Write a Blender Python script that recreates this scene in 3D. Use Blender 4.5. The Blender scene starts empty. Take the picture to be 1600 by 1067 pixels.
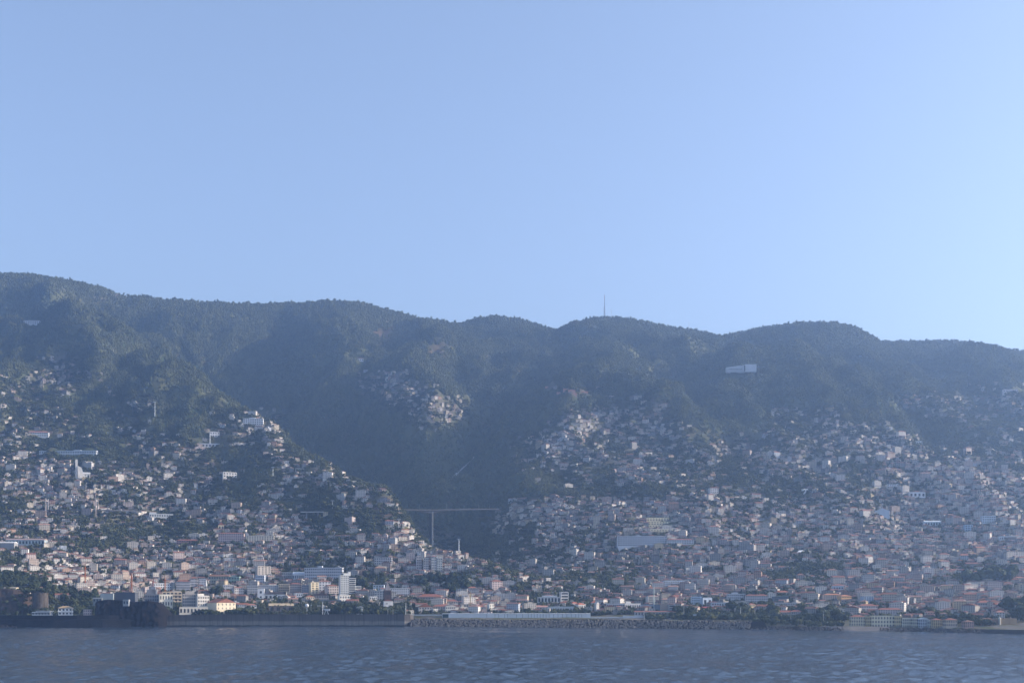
import bpy, bmesh, math, random, re
import numpy as np
from mathutils import Vector, Matrix
rng = np.random.default_rng(7)
random.seed(7)
SC = bpy.context.scene
COL = SC.collection

# ------------------------------------------------------------------ camera
F = 2000.0          # focal length in pixels of the 1600 px wide photograph
CX, HY, CZ = 800.0, 938.0, 40.0   # optical column, horizon row, eye height above the sea
cam_d = bpy.data.cameras.new("camera")
cam = bpy.data.objects.new("camera", cam_d)
COL.objects.link(cam)
cam.location = (0, 0, CZ)
cam.rotation_euler = (math.pi/2, 0, 0)
cam_d.sensor_width = 36.0
cam_d.lens = 36.0*F/1600.0
cam_d.shift_y = (HY-533.5)/1600.0
cam_d.clip_start = 1.0
cam_d.clip_end = 60000.0
SC.camera = cam

# ------------------------------------------------------------------ light
SUN_EL = math.radians(22.0)
SUN_AZ = math.radians(88.0)      # clockwise from the view direction (+Y)
SUN_DIR = Vector((math.sin(SUN_AZ)*math.cos(SUN_EL), math.cos(SUN_AZ)*math.cos(SUN_EL), math.sin(SUN_EL)))
world = bpy.data.worlds.new("World")
SC.world = world
world.use_nodes = True
wn = world.node_tree.nodes
sky = wn.new('ShaderNodeTexSky')
sky.sky_type = 'NISHITA'
sky.sun_disc = False
sky.sun_elevation = SUN_EL
sky.sun_rotation = SUN_AZ
sky.altitude = 0
sky.air_density = 0.8
sky.dust_density = 1.5
sky.ozone_density = 1.7
hs = wn.new('ShaderNodeHueSaturation')
hs.inputs['Saturation'].default_value = .90
tint = wn.new('ShaderNodeMix'); tint.data_type = 'RGBA'; tint.blend_type = 'MULTIPLY'
tint.inputs[0].default_value = 1.0; tint.inputs[7].default_value = (1.03, .985, .965, 1)
world.node_tree.links.new(sky.outputs[0], hs.inputs['Color'])
world.node_tree.links.new(hs.outputs[0], tint.inputs[6])
world.node_tree.links.new(tint.outputs[2], wn['Background'].inputs[0])
wn['Background'].inputs[1].default_value = 0.148
sun_d = bpy.data.lights.new("sun", 'SUN')
sun_d.energy = 4.6
sun_d.angle = math.radians(0.5)
sun_d.color = (1.0, 0.85, 0.68)
sun = bpy.data.objects.new("sun", sun_d)
COL.objects.link(sun)
sun.rotation_euler = SUN_DIR.to_track_quat('Z', 'Y').to_euler()
SC.view_settings.view_transform = 'Standard'
SC.view_settings.look = 'None'
SC.view_settings.exposure = 1.0
SC.view_settings.gamma = 1.0
SC.cycles.use_denoising = True
SC.cycles.denoiser = 'OPENIMAGEDENOISE'
SC.cycles.denoising_prefilter = 'ACCURATE'
SC.cycles.denoising_input_passes = 'RGB_ALBEDO_NORMAL'
SC.cycles.max_bounces = 6
SC.cycles.volume_bounces = 1
SC.cycles.diffuse_bounces = 2
SC.cycles.sample_clamp_indirect = 4.0

# ------------------------------------------------------------------ helpers
def px(u, v, Y):
    return Vector(((u-CX)/F*Y, Y, CZ+(HY-v)/F*Y))

def tag(o, label=None, cat=None, group=None, kind=None):
    if label: o['label'] = label
    if cat: o['category'] = cat
    if group: o['group'] = group
    if kind: o['kind'] = kind
    return o

def empty(name, loc, rz=0.0):
    o = bpy.data.objects.new(name, None)
    COL.objects.link(o)
    o.location = loc
    o.rotation_euler = (0, 0, rz)
    o.empty_display_size = 1.0
    return o

def link_mesh(name, me, parent=None, loc=(0, 0, 0), rz=0.0):
    o = bpy.data.objects.new(name, me)
    COL.objects.link(o)
    o.location = loc
    o.rotation_euler = (0, 0, rz)
    if parent: o.parent = parent
    return o

class MB:
    """collects faces, then makes one mesh"""
    def __init__(s): s.v = []; s.f = []; s.m = []
    def face(s, pts, m=0):
        n = len(s.v); s.v += [tuple(p) for p in pts]; s.f.append(tuple(range(n, n+len(pts)))); s.m.append(m)
    def box(s, x0, x1, y0, y1, z0, z1, m=0, bottom=True):
        p = [(x0,y0,z0),(x1,y0,z0),(x1,y1,z0),(x0,y1,z0),(x0,y0,z1),(x1,y0,z1),(x1,y1,z1),(x0,y1,z1)]
        n = len(s.v); s.v += p
        fs = [(0,1,5,4),(1,2,6,5),(2,3,7,6),(3,0,4,7),(4,5,6,7)]
        if bottom: fs.append((3,2,1,0))
        for q in fs: s.f.append(tuple(n+i for i in q)); s.m.append(m)
        return s
    def ring(s, prof, n=12, cx=0, cy=0, m=0, sx=1, sy=1):
        """surface of revolution from (radius, z) pairs, closed at both ends"""
        b = len(s.v)
        for r, z in prof:
            for k in range(n):
                a = 2*math.pi*k/n
                s.v.append((cx+r*sx*math.cos(a), cy+r*sy*math.sin(a), z))
        for j in range(len(prof)-1):
            for k in range(n):
                s.f.append((b+j*n+k, b+j*n+(k+1)%n, b+(j+1)*n+(k+1)%n, b+(j+1)*n+k)); s.m.append(m)
        s.f.append(tuple(b+k for k in reversed(range(n)))); s.m.append(m)
        t = b+(len(prof)-1)*n
        s.f.append(tuple(t+k for k in range(n))); s.m.append(m)
        return s
    def bar(s, a, b, w, m=0):
        a = Vector(a); b = Vector(b); d = (b-a).normalized()
        up = Vector((0,0,1)) if abs(d.z) < .9 else Vector((1,0,0))
        x = d.cross(up).normalized()*w/2; y = d.cross(x).normalized()*w/2
        n = len(s.v)
        for p in (a, b):
            s.v += [tuple(p+x+y), tuple(p-x+y), tuple(p-x-y), tuple(p+x-y)]
        for q in ((0,1,5,4),(1,2,6,5),(2,3,7,6),(3,0,4,7),(3,2,1,0),(4,5,6,7)):
            s.f.append(tuple(n+i for i in q)); s.m.append(m)
        return s
    def hip(s, x0, x1, y0, y1, z0, h, over=0.5, m=0, gable=None):
        """hip roof (gable='x' ridge along x, 'y' ridge along y, None hip)"""
        x0-=over; x1+=over; y0-=over; y1+=over
        w, d = x1-x0, y1-y0
        c = [(x0,y0,z0),(x1,y0,z0),(x1,y1,z0),(x0,y1,z0)]
        if gable == 'x': r = [(x0,(y0+y1)/2,z0+h),(x1,(y0+y1)/2,z0+h)]
        elif gable == 'y': r = [((x0+x1)/2,y0,z0+h),((x0+x1)/2,y1,z0+h)]
        elif w >= d: r = [(x0+d*.45,(y0+y1)/2,z0+h),(x1-d*.45,(y0+y1)/2,z0+h)]
        else: r = [((x0+x1)/2,y0+w*.45,z0+h),((x0+x1)/2,y1-w*.45,z0+h)]
        n = len(s.v); s.v += c+r
        if gable == 'y' or (gable is None and w < d):
            fs = [(0,1,4),(1,2,5,4),(2,3,5),(3,0,4,5)]
        else:
            fs = [(0,1,5,4),(1,2,5),(2,3,4,5),(3,0,4)]
        for q in fs+[(3,2,1,0)]: s.f.append(tuple(n+i for i in q)); s.m.append(m)
        return s
    def mesh(s, name, mats):
        me = bpy.data.meshes.new(name)
        me.from_pydata(s.v, [], s.f)
        if not isinstance(mats, (list, tuple)): mats = [mats]
        for m in mats: me.materials.append(m)
        if len(mats) > 1: me.polygons.foreach_set('material_index', s.m)
        me.update()
        return me
    def build(s, name, mats, parent=None, loc=(0,0,0), rz=0.0):
        return link_mesh(name, s.mesh(name, mats), parent, loc, rz)

# numpy gradient noise ------------------------------------------------------
_perm = rng.permutation(4096)
_ga = rng.uniform(0, 2*np.pi, 4096)
_gx, _gy = np.cos(_ga), np.sin(_ga)
def pnoise(x, y):
    xi = np.floor(x).astype(np.int64); yi = np.floor(y).astype(np.int64)
    xf = x-xi; yf = y-yi
    u = xf*xf*xf*(xf*(xf*6-15)+10); w = yf*yf*yf*(yf*(yf*6-15)+10)
    def g(ix, iy, fx, fy):
        h = _perm[(_perm[ix & 4095]+iy) & 4095]
        return _gx[h]*fx+_gy[h]*fy
    a = g(xi, yi, xf, yf); b = g(xi+1, yi, xf-1, yf)
    c = g(xi, yi+1, xf, yf-1); d = g(xi+1, yi+1, xf-1, yf-1)
    return (a*(1-u)+b*u)*(1-w)+(c*(1-u)+d*u)*w
def fbm(x, y, o=4, lac=2.03, gain=.5):
    s = 0; a = 1; t = 0
    for i in range(o):
        s = s+a*pnoise(x+17.3*i, y-9.1*i); t += a; a *= gain; x = x*lac; y = y*lac
    return s/t*1.5
def ridged(x, y, o=4):
    s = 0; a = 1; t = 0
    for i in range(o):
        s = s+a*(1-2*np.abs(pnoise(x+31.7*i, y+5.3*i))); t += a; a *= .5; x = x*2.07; y = y*2.07
    return s/t
# ------------------------------------------------------------------ materials
class NT:
    def __init__(s, name):
        s.mat = bpy.data.materials.new(name); s.mat.use_nodes = True
        s.t = s.mat.node_tree; s.n = s.t.nodes; s.b = s.n['Principled BSDF']
        s.b.inputs['Specular IOR Level'].default_value = .25
    def add(s, typ, **kw):
        n = s.n.new(typ)
        for k, v in kw.items(): setattr(n, k, v)
        return n
    def link(s, a, b): s.t.links.new(a, b)
    def pos(s, scale=(1,1,1)):
        g = s.add('ShaderNodeNewGeometry'); m = s.add('ShaderNodeMapping')
        m.inputs['Scale'].default_value = scale
        s.link(g.outputs['Position'], m.inputs['Vector']); return m.outputs[0]
    def obj(s, scale=(1,1,1)):
        g = s.add('ShaderNodeTexCoord'); m = s.add('ShaderNodeMapping')
        m.inputs['Scale'].default_value = scale
        s.link(g.outputs['Object'], m.inputs['Vector']); return m.outputs[0]
    def noise(s, vec, scale, detail=4, rough=.55, dist=0.0):
        n = s.add('ShaderNodeTexNoise'); n.inputs['Scale'].default_value = scale
        n.inputs['Detail'].default_value = detail; n.inputs['Roughness'].default_value = rough
        n.inputs['Distortion'].default_value = dist
        s.link(vec, n.inputs['Vector']); return n.outputs['Fac']
    def ramp(s, fac, stops):
        r = s.add('ShaderNodeValToRGB'); e = r.color_ramp.elements
        while len(e) < len(stops): e.new(.5)
        for i, (p, c) in enumerate(stops):
            e[i].position = p; e[i].color = (c, c, c, 1) if isinstance(c, (int, float)) else (*c, 1)
        s.link(fac, r.inputs[0]); return r.outputs[0]
    def mix(s, fac, a, b, mode='MIX'):
        m = s.add('ShaderNodeMix', data_type='RGBA', blend_type=mode)
        for sock, val in ((m.inputs[0], fac), (m.inputs[6], a), (m.inputs[7], b)):
            if isinstance(val, (int, float)): sock.default_value = val
            elif isinstance(val, tuple): sock.default_value = (*val, 1)
            else: s.link(val, sock)
        return m.outputs[2]
    def math(s, op, a, b=0.0):
        m = s.add('ShaderNodeMath', operation=op)
        for sock, val in ((m.inputs[0], a), (m.inputs[1], b)):
            if isinstance(val, (int, float)): sock.default_value = val
            else: s.link(val, sock)
        return m.outputs[0]
    def base(s, c): 
        if isinstance(c, tuple): s.b.inputs['Base Color'].default_value = (*c, 1)
        else: s.link(c, s.b.inputs['Base Color'])
    def rough(s, r): s.b.inputs['Roughness'].default_value = r
    def bump(s, h, strength=.5, dist=1.0):
        b = s.add('ShaderNodeBump'); b.inputs['Strength'].default_value = strength
        b.inputs['Distance'].default_value = dist
        s.link(h, b.inputs['Height']); s.link(b.outputs[0], s.b.inputs['Normal'])

_mats = {}
def plaster(c, rough=.85, var=.12, name='plaster'):
    """painted wall with weather stains"""
    k = ('p', c, var)
    if k in _mats: return _mats[k]
    t = NT(name)
    n = t.noise(t.pos((.12,.12,.03)), 1.0, 5, .6)
    f = t.ramp(n, [(.3, 1-var), (.65, 1.0)])
    t.base(t.mix(1.0, c, f, 'MULTIPLY')); t.rough(rough)
    _mats[k] = t.mat; return t.mat
def tiles(c, name='roof_tiles'):
    k = ('t', c)
    if k in _mats: return _mats[k]
    t = NT(name)
    n = t.noise(t.pos(), .25, 5, .65)
    t.base(t.mix(n, tuple(x*.6 for x in c), tuple(min(1, x*1.25) for x in c))); t.rough(.9)
    _mats[k] = t.mat; return t.mat
def flat(c, rough=.7, metal=0.0, name='paint'):
    k = ('f', c, rough, metal)
    if k in _mats: return _mats[k]
    t = NT(name); t.base(c); t.rough(rough); t.b.inputs['Metallic'].default_value = metal
    _mats[k] = t.mat; return t.mat
GLASS = flat((.022,.026,.032), .25, name='window_glass')
WHITE = (.78,.77,.74); CREAM = (.74,.64,.46); GREYW = (.55,.55,.55); PINK = (.68,.47,.40); OCHRE = (.66,.46,.20)
YELLOW = (.74,.58,.26); BLUEW = (.50,.60,.70); TAN = (.50,.42,.32); DARK = (.07,.075,.085); SALMON = (.66,.38,.24)
RED = (.27,.11,.075); REDB = (.34,.14,.085); BROWN = (.22,.12,.08); CONC = (.36,.35,.33); SLATE = (.12,.125,.14)

def obj_color_mat(name, rough=.85, var=.14):
    """paint colour comes from each object's own colour"""
    t = NT(name); oi = t.add('ShaderNodeObjectInfo')
    n = t.noise(t.pos((.15,.15,.04)), 1.0, 5, .6)
    t.base(t.mix(1.0, oi.outputs['Color'], t.ramp(n, [(.3, 1-var), (.65, 1.0)]), 'MULTIPLY')); t.rough(rough)
    return t.mat
HWALL = obj_color_mat('house_wall'); HROOF = obj_color_mat('house_roof', .9, .35)
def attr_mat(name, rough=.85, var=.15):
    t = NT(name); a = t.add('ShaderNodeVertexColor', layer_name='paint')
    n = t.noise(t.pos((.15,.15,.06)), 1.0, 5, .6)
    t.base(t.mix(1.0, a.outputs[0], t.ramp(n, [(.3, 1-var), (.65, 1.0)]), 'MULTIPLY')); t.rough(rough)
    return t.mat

def terrain_mat():
    t = NT('hillside'); p = t.pos()
    n1 = t.noise(p, .012, 6, .6); n2 = t.noise(p, .05, 5, .6); n3 = t.noise(p, .3, 4, .6)
    green = t.mix(n2, (.022,.034,.014), (.060,.080,.028))
    dry = t.mix(n3, (.14,.10,.055), (.09,.085,.04))
    soil = t.mix(t.ramp(n1, [(.50, 0.0), (.66, 1.0)]), green, dry)
    at = t.add('ShaderNodeVertexColor', layer_name='zone')
    sep = t.add('ShaderNodeSeparateColor'); t.link(at.outputs[0], sep.inputs[0])
    # terraces in the built-up slopes: dry stone risers between planted treads
    g = t.add('ShaderNodeNewGeometry'); sx = t.add('ShaderNodeSeparateXYZ'); t.link(g.outputs['Position'], sx.inputs[0])
    z = t.math('ADD', sx.outputs[2], t.math('MULTIPLY', n1, 14.0))
    fr = t.math('FRACT', t.math('MULTIPLY', z, 1/6.0))
    riser = t.math('MULTIPLY', t.ramp(fr, [(.0, 1.0), (.22, 1.0), (.30, 0.0), (1.0, 0.0)]), t.ramp(n2, [(.40, 0.0), (.55, 1.0)]))
    terr = t.mix(riser, t.mix(n2, (.045,.065,.022), (.15,.13,.06)), t.mix(n3, (.18,.135,.09), (.26,.215,.17)))
    town = t.mix(t.ramp(n2, [(.42, 0.0), (.60, 1.0)]), terr, t.mix(n3, (.17,.16,.15), (.10,.10,.09)))
    scr = t.mix(n3, (.105,.10,.05), (.055,.07,.028))
    soil = t.mix(at.outputs['Alpha'], soil, scr)
    c = t.mix(sep.outputs[0], soil, town)
    red = t.mix(n3, (.15,.09,.06), (.10,.07,.045))
    c = t.mix(sep.outputs[1], c, red)
    rock = t.mix(t.noise(t.pos((.06,.06,.015)), 1.0, 6, .65), (.05,.045,.042), (.22,.15,.11))
    c = t.mix(sep.outputs[2], c, rock)
    t.base(c); t.rough(.95); t.b.inputs['Specular IOR Level'].default_value = .05
    t.bump(n3, .6, 2.0)
    return t.mat

def sea_mat():
    t = NT('sea_water')
    big = t.noise(t.pos((.010,.010,1)), 1.0, 3, .5)
    w1 = t.noise(t.pos((.045,.030,1)), 1.0, 3, .55, .6)
    w2 = t.noise(t.pos((.16,.11,1)), 1.0, 4, .6, .5)
    w3 = t.noise(t.pos((.7,.5,1)), 1.0, 3, .6)
    h = t.math('ADD', t.math('MULTIPLY', w1, 1.0), t.math('ADD', t.math('MULTIPLY', w2, .55), t.math('MULTIPLY', w3, .14)))
    t.bump(h, .5, 1.0)
    t.base((.028,.046,.070)); t.b.inputs['IOR'].default_value = 1.333
    t.b.inputs['Specular IOR Level'].default_value = .5
    t.link(t.ramp(big, [(.35, .10), (.65, .22)]), t.b.inputs['Roughness'])
    return t.mat
# ------------------------------------------------------------------ terrain
# control points: picture column, picture row, distance from the eye -> a height at a place on the map
CP = []
def prof(u, *vy):
    for v, y in vy: CP.append((u, v, y))
prof(-160, (958,2075),(916,2110),(900,2220),(875,2450),(845,2600),(795,2850),(750,3050),(690,3350),(640,3600),(580,4000),(535,4350),(495,4750),(455,5000),(424,5300))
prof(0, (962,2060),(957,2078),(922,2100),(907,2200),(880,2450),(850,2600),(800,2850),(760,3050),(700,3350),(660,3550),(600,3950),(560,4200),(515,4500),(480,4850),(425,5250))
prof(75, (960,2070),(944,2110),(912,2250),(880,2450),(850,2610),(800,2850),(760,3050),(700,3350),(660,3550),(600,3920),(560,4150),(514,4450),(478,4850),(431,5250))
prof(150, (960,2075),(948,2150),(916,2300),(890,2450),(850,2630),(800,2850),(760,3050),(700,3340),(660,3530),(600,3880),(550,4150))
prof(225, (959,2080),(944,2200),(916,2360),(890,2480),(850,2640),(800,2850),(760,3060),(700,3320),(660,3500),(620,3700),(580,3920))
prof(300, (958,2080),(940,2250),(915,2400),(890,2500),(850,2650),(800,2850),(750,3080),(700,3280),(660,3450),(630,3580))
prof(380, (958,2080),(940,2250),(915,2400),(890,2500),(850,2650),(800,2840),(750,3040),(700,3220),(670,3350))
prof(450, (958,2080),(940,2250),(915,2400),(890,2500),(850,2650),(800,2820),(760,2960))
prof(560, (958,2080),(940,2250),(915,2400),(890,2480),(850,2600),(820,2680),(800,2740))
prof(640, (958,2080),(940,2250),(915,2380),(890,2470),(860,2550))
prof(720, (967,2008),(965,2035),(957,2095),(940,2250),(915,2370),(890,2450))
# silhouette of the near spur
SPUR = ((100,505,4500),(130,512,4420),(190,532,4250),(250,564,4000),(310,602,3780),(370,643,3550),(420,676,3350),(470,724,3130),(520,757,2990),
          (570,777,2880),(610,792,2790),(632,822,2690),(652,850,2590),(700,871,2500),(760,887,2440),(800,897,2410))
CP += list(SPUR)
# floor of the deep valley behind it
for q in ((300,690,4400),(350,735,4230),(385,660,4480),(415,592,4750),(447,532,5010),(430,790,3960),(510,830,3700),(580,860,3420),(640,885,3100),(700,897,2850),(760,905,2660),(820,905,2560)): CP.append(q)
# steep slopes between floor and spur crest
for q in ((240,600,4250),(330,680,4000),(420,745,3650),(520,815,3330),(590,848,3080),(640,878,2830),(700,890,2640)): CP.append(q)
# far side: ridge with the perched village, its shaded flank
for q in ((505,470,5250),(530,500,4950),(552,530,4700),(572,562,4480),(600,588,4300),(640,585,4300),(670,612,4120),(700,640,3980),(728,680,3800),(715,706,3680),(655,690,3700),(615,648,3950)): CP.append(q)
for q in ((490,535,4760),(505,570,4520),(525,615,4290),(470,645,4330),(470,700,4090),(550,700,3930),(600,760,3630),(565,660,4060),(650,770,3430),(690,790,3250),(300,548,4800),(340,575,4760),(320,510,5000)): CP.append(q)
# ridges and ravines under the summits
for q in ((945,530,4690),(960,560,4420),(880,550,4760),(868,590,4500),(1060,555,4700),(1280,530,4450),(1268,556,4270),(1442,568,4660),(1436,604,4420),(1562,582,4600),(1500,560,4420),(700,545,4640),(660,510,5000)): CP.append(q)
# upper left amphitheatre
for q in ((170,565,4720),(60,535,4750),(0,530,4760)): CP.append(q)
for q in ((200,495,5050),(270,500,5050),(330,492,5080),(410,500,5150),(220,540,4880),(250,515,4950)): CP.append(q)
# ravine right of the village and its far bank
for q in ((770,640,4250),(752,690,3980),(742,735,3750),(735,785,3480),(730,840,3150),(790,600,4450),(780,560,4700)): CP.append(q)
for q in ((700,560,4650),(640,545,4750),(600,520,4950),(680,520,5050),(740,540,4900),(720,600,4380)): CP.append(q)
for q in ((800,612,4350),(850,600,4300),(830,640,3950),(800,690,3700),(780,735,3480),(770,790,3180),(790,845,2950),(800,872,2760),(830,560,4550),(860,530,4800)): CP.append(q)
# crest line of the terraced town hill (its left edge)
for q in ((1000,627,3760),(950,642,3660),(880,658,3570),(832,690,3430),(822,730,3280),(812,770,3130),(822,800,2990),(845,840,2830),(870,880,2660)): CP.append(q)
prof(800, (968,1998),(965,2030),(948,2200),(928,2330),(908,2420))
prof(900, (968,1990),(965,2020),(960,2080),(945,2200),(925,2330),(900,2480),(870,2660),(840,2790),(800,2960),(780,3040),(740,3230),(700,3400),(665,3550),(600,4150),(560,4450),(520,4800))
prof(1000, (969,1960),(966,1995),(960,2050),(945,2150),(920,2330),(890,2500),(850,2680),(800,2900),(770,3020),(740,3200),(700,3380),(660,3570),(590,4150),(545,4500))
prof(1100, (971,1885),(968,1920),(962,1980),(945,2120),(920,2300),(890,2470),(850,2650),(800,2870),(760,3050),(735,3180),(560,4480),(540,4700))
for q in ((1065,652,3560),(1100,690,3400),(1128,724,3220)): CP.append(q)
for q in ((1078,672,3800),(1082,640,3980),(1085,605,4200),(1105,702,3560),(1140,742,3250),(1040,610,4100)): CP.append(q)   # ravine by the forest hill
for q in ((1130,587,4130),(1180,583,4120),(1230,585,4100),(1170,602,4400),(1100,585,4520),(1190,612,3880),(1195,650,3680),(1205,690,3430),(1150,640,3790),(1150,690,3530)): CP.append(q)
prof(1200, (976,1800),(971,1850),(962,1930),(945,2060),(920,2250),(890,2430),(850,2630),(800,2860),(750,3080),(715,3280),(600,4420),(566,4540),(540,4640))
prof(1300, (979,1745),(975,1790),(966,1860),(950,1980),(920,2200),(890,2400),(850,2620),(800,2860),(750,3080),(700,3330),(665,3520),(630,3720),(608,3880),(594,4060),(606,4300),(560,4480),(525,4590))
prof(1400, (976,1730),(955,1900),(925,2150),(890,2380),(850,2610),(800,2850),(750,3070),(712,3260),(690,3370),(668,3480))
for q in ((1340,640,3680),(1370,655,3580),(1330,600,4060),(1345,560,4380)): CP.append(q)
for q in ((1405,640,4000),(1400,600,4250),(1400,565,4550),(1425,680,3620),(1450,702,3450),(1385,545,4700)): CP.append(q)   # right-hand ravine
for q in ((1440,620,3950),(1460,655,3740),(1490,685,3570),(1530,706,3430),(1570,722,3320)): CP.append(q)
prof(1500, (980,1660),(960,1800),(930,2060),(890,2350),(850,2600),(800,2840),(750,3060),(722,3210),(640,3800),(605,4020),(570,4350),(548,4650))
prof(1600, (985,1600),(960,1780),(930,2050),(890,2340),(850,2590),(800,2830),(760,3020),(728,3200),(690,3440),(640,3760),(595,4120),(565,4480))
prof(1780, (988,1560),(960,1760),(930,2040),(890,2330),(850,2580),(800,2830),(740,3120),(690,3400),(640,3700),(600,4100),(575,4600))
# skyline
SKY = [(-160,419,5350),(0,424,5350),(45,425,5350),(100,433,5350),(150,444,5350),(200,456,5350),(250,463,5350),(320,468,5350),(400,471,5350),(470,471,5330),(505,466,5300),(560,469,5280),
 (590,477,5280),(640,490,5280),(680,497,5280),(720,502,5280),(745,495,5250),(775,491,5230),(810,496,5200),(850,508,5150),(872,513,5100),(890,503,5020),(920,496,5000),
 (950,493,5000),(985,497,5000),(1030,505,5000),(1075,513,5000),(1110,518,4980),(1130,521,4900),(1165,515,4750),(1200,508,4700),(1240,503,4680),(1300,501,4680),(1330,507,4700),(1355,518,4760),
 (1374,531,4900),(1410,531,4950),(1470,530,4950),(1530,533,4950),(1570,542,4950),(1600,549,4950),(1780,600,4950)]
SKY = [(u, v+7, y) for u, v, y in SKY]
CP += SKY
CP += [(u, v+18, y+450) for u, v, y in SKY[::2]]
CP += [(u, v+60, y+1200) for u, v, y in SKY[::3]]
A = np.array(CP, float)
PX = (A[:,0]-CX)/F*A[:,2]; PY = A[:,2]; PZ = CZ+(HY-A[:,1])/F*A[:,2]
def kern(d2): return np.sqrt(d2+38.0**2)
_M = kern((PX[:,None]-PX)**2+(PY[:,None]-PY)**2)
_S = np.eye(len(PX))*2.5
_W = np.linalg.solve(np.block([[_M-_S, np.ones((len(PX),1))],[np.ones((1,len(PX))), np.zeros((1,1))]]), np.append(PZ, 0))
def base_h(x, y):
    out = np.empty(x.shape).ravel(); xf = x.ravel(); yf = y.ravel()
    for i in range(0, len(xf), 20000):
        s = slice(i, i+20000)
        out[s] = kern((xf[s,None]-PX)**2+(yf[s,None]-PY)**2)@_W[:-1]+_W[-1]
    return out.reshape(x.shape)

# where the waterline runs
SH_U = np.array([-500,0,250,640,800,1000,1170,1200,1330,1420,1500,1600,2100.])
SH_V = np.array([980,980,978.6,978.5,979.5,981,983,983.5,985.5,986,988,990,996.])
def shore_y(u): return F*CZ/(np.interp(u, SH_U, SH_V)-HY)

# density of houses, one digit per 40 x 20 px cell of the photograph, from row 560
DENS = """
0140000000000000000000000000000000000000
1352000000000035100000000000000000000000
2230100000000036500001210000000000001121
1200040000000004540000012300000001044444
1430210012400000540001564300003430003333
2420120023500000100003675620003243300112
4112132113400000000036633331224556540124
5300133410310000000015644544455555665432
4554433121253000000033235533245662566774
6644544340154300000001226655124452467766
5656434320411330000000111024331333567777
1455434531420321000066566555544444478676
3642332466541100000567656888555667566665
4452011133773305530326545677666555766666
3431143344664477630026434567788888888888
4465556666655277785234575788885357778888
3465666655631378876365444788875115666635
0366667755776315622545413788872357664255
0013355566766556568723344787643455666565
0000000003222123468844245553333554477655
"""
DM = np.array([[int(c) for c in r] for r in DENS.split()], float)
def dens_at(u, v):
    ci = np.clip(u/40-.5, 0, 38.999); ri = np.clip((v-560)/20-.5, 0, 18.999)
    i = ci.astype(int); j = ri.astype(int); a = ci-i; b = ri-j
    d = (DM[j,i]*(1-a)+DM[j,i+1]*a)*(1-b)+(DM[j+1,i]*(1-a)+DM[j+1,i+1]*a)*b
    return np.where((v < 556), 0, d)

GU = np.arange(-420, 2021, 4.0)
_r = [1480.0]
while _r[-1] < 6700: _r.append(_r[-1]+(8 if _r[-1] < 3600 else 10 if _r[-1] < 5500 else 30))
GY = np.array(_r)
UU, YY = np.meshgrid(GU, GY)
XX = (UU-CX)/F*YY
HH = base_h(XX, YY)
alt = np.clip((HH-60)/500, 0, 1)
_ys = np.interp(UU, [s[0] for s in SKY], [s[2] for s in SKY])
amp = (4+108*alt)*(1-.85*np.exp(-((YY-_ys)/420)**2))
_wx = XX+60*fbm(XX/500, YY/500, 3); _wy = YY+60*fbm(XX/500+40, YY/500+7, 3)
HH = HH+amp*(ridged(_wx/300, _wy/620, 4)-.35)*.95+amp*.5*(ridged(_wx/700+3, _wy/1300, 2)-.3)+amp*.35*fbm(_wx/90, _wy/90, 3)
_d = YY-shore_y(UU)                       # land rises behind the shore, sea bed in front of it
_quay = np.clip((_d-26)/14, 0, 1)
HH = np.where(_d < 40, -8*(1-_quay)+np.clip(HH, 3.0, 9.0)*_quay, np.maximum(HH, 3.0))
# settle the ridge line on the skyline of the photograph
_vt = np.interp(GU, [s[0] for s in SKY], [s[1] for s in SKY])
for _k in range(4):
    VP = HY-(HH-CZ)/YY*F
    _j = VP.argmin(0); _y = GY[_j]; _dz = (VP.min(0)-_vt)/F*_y
    _dz = np.convolve(np.pad(_dz, 1, 'edge'), np.ones(3)/3, 'valid')
    HH = HH+_dz[None,:]*np.exp(-((YY-_y[None,:])/320)**2)*(YY > 3300)
VP = HY-(HH-CZ)/YY*F                      # projected row of every terrain vertex
VMIN = np.minimum.accumulate(VP, axis=0)
def iu(u): return np.clip((np.asarray(u, float)-GU[0])/4.0, 0, len(GU)-1.001)
def ground_uy(u, y):
    a = iu(u); b = np.interp(y, GY, np.arange(len(GY))); b = np.clip(b, 0, len(GY)-1.001)
    i = a.astype(int); j = b.astype(int); a = a-i; b = b-j
    return (HH[j,i]*(1-a)+HH[j,i+1]*a)*(1-b)+(HH[j+1,i]*(1-a)+HH[j+1,i+1]*a)*b
def ground(x, y): return ground_uy(np.asarray(x, float)/np.asarray(y, float)*F+CX, np.asarray(y, float))
def cast(u, v):
    """distance at which the sight line through a pixel meets the land (nan: never)"""
    u = np.atleast_1d(np.asarray(u, float)); v = np.atleast_1d(np.asarray(v, float))
    k = np.rint(iu(u)).astype(int); out = np.full(u.shape, np.nan)
    for n in range(len(u)):
        c = VMIN[:,k[n]]; j = np.searchsorted(-c, -v[n])
        if 0 < j < len(c):
            t = (c[j-1]-v[n])/max(c[j-1]-c[j], 1e-6)
            out[n] = GY[j-1]+t*(GY[j]-GY[j-1])
    return out
def cast1(u, v): return float(cast(u, v)[0])

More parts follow.
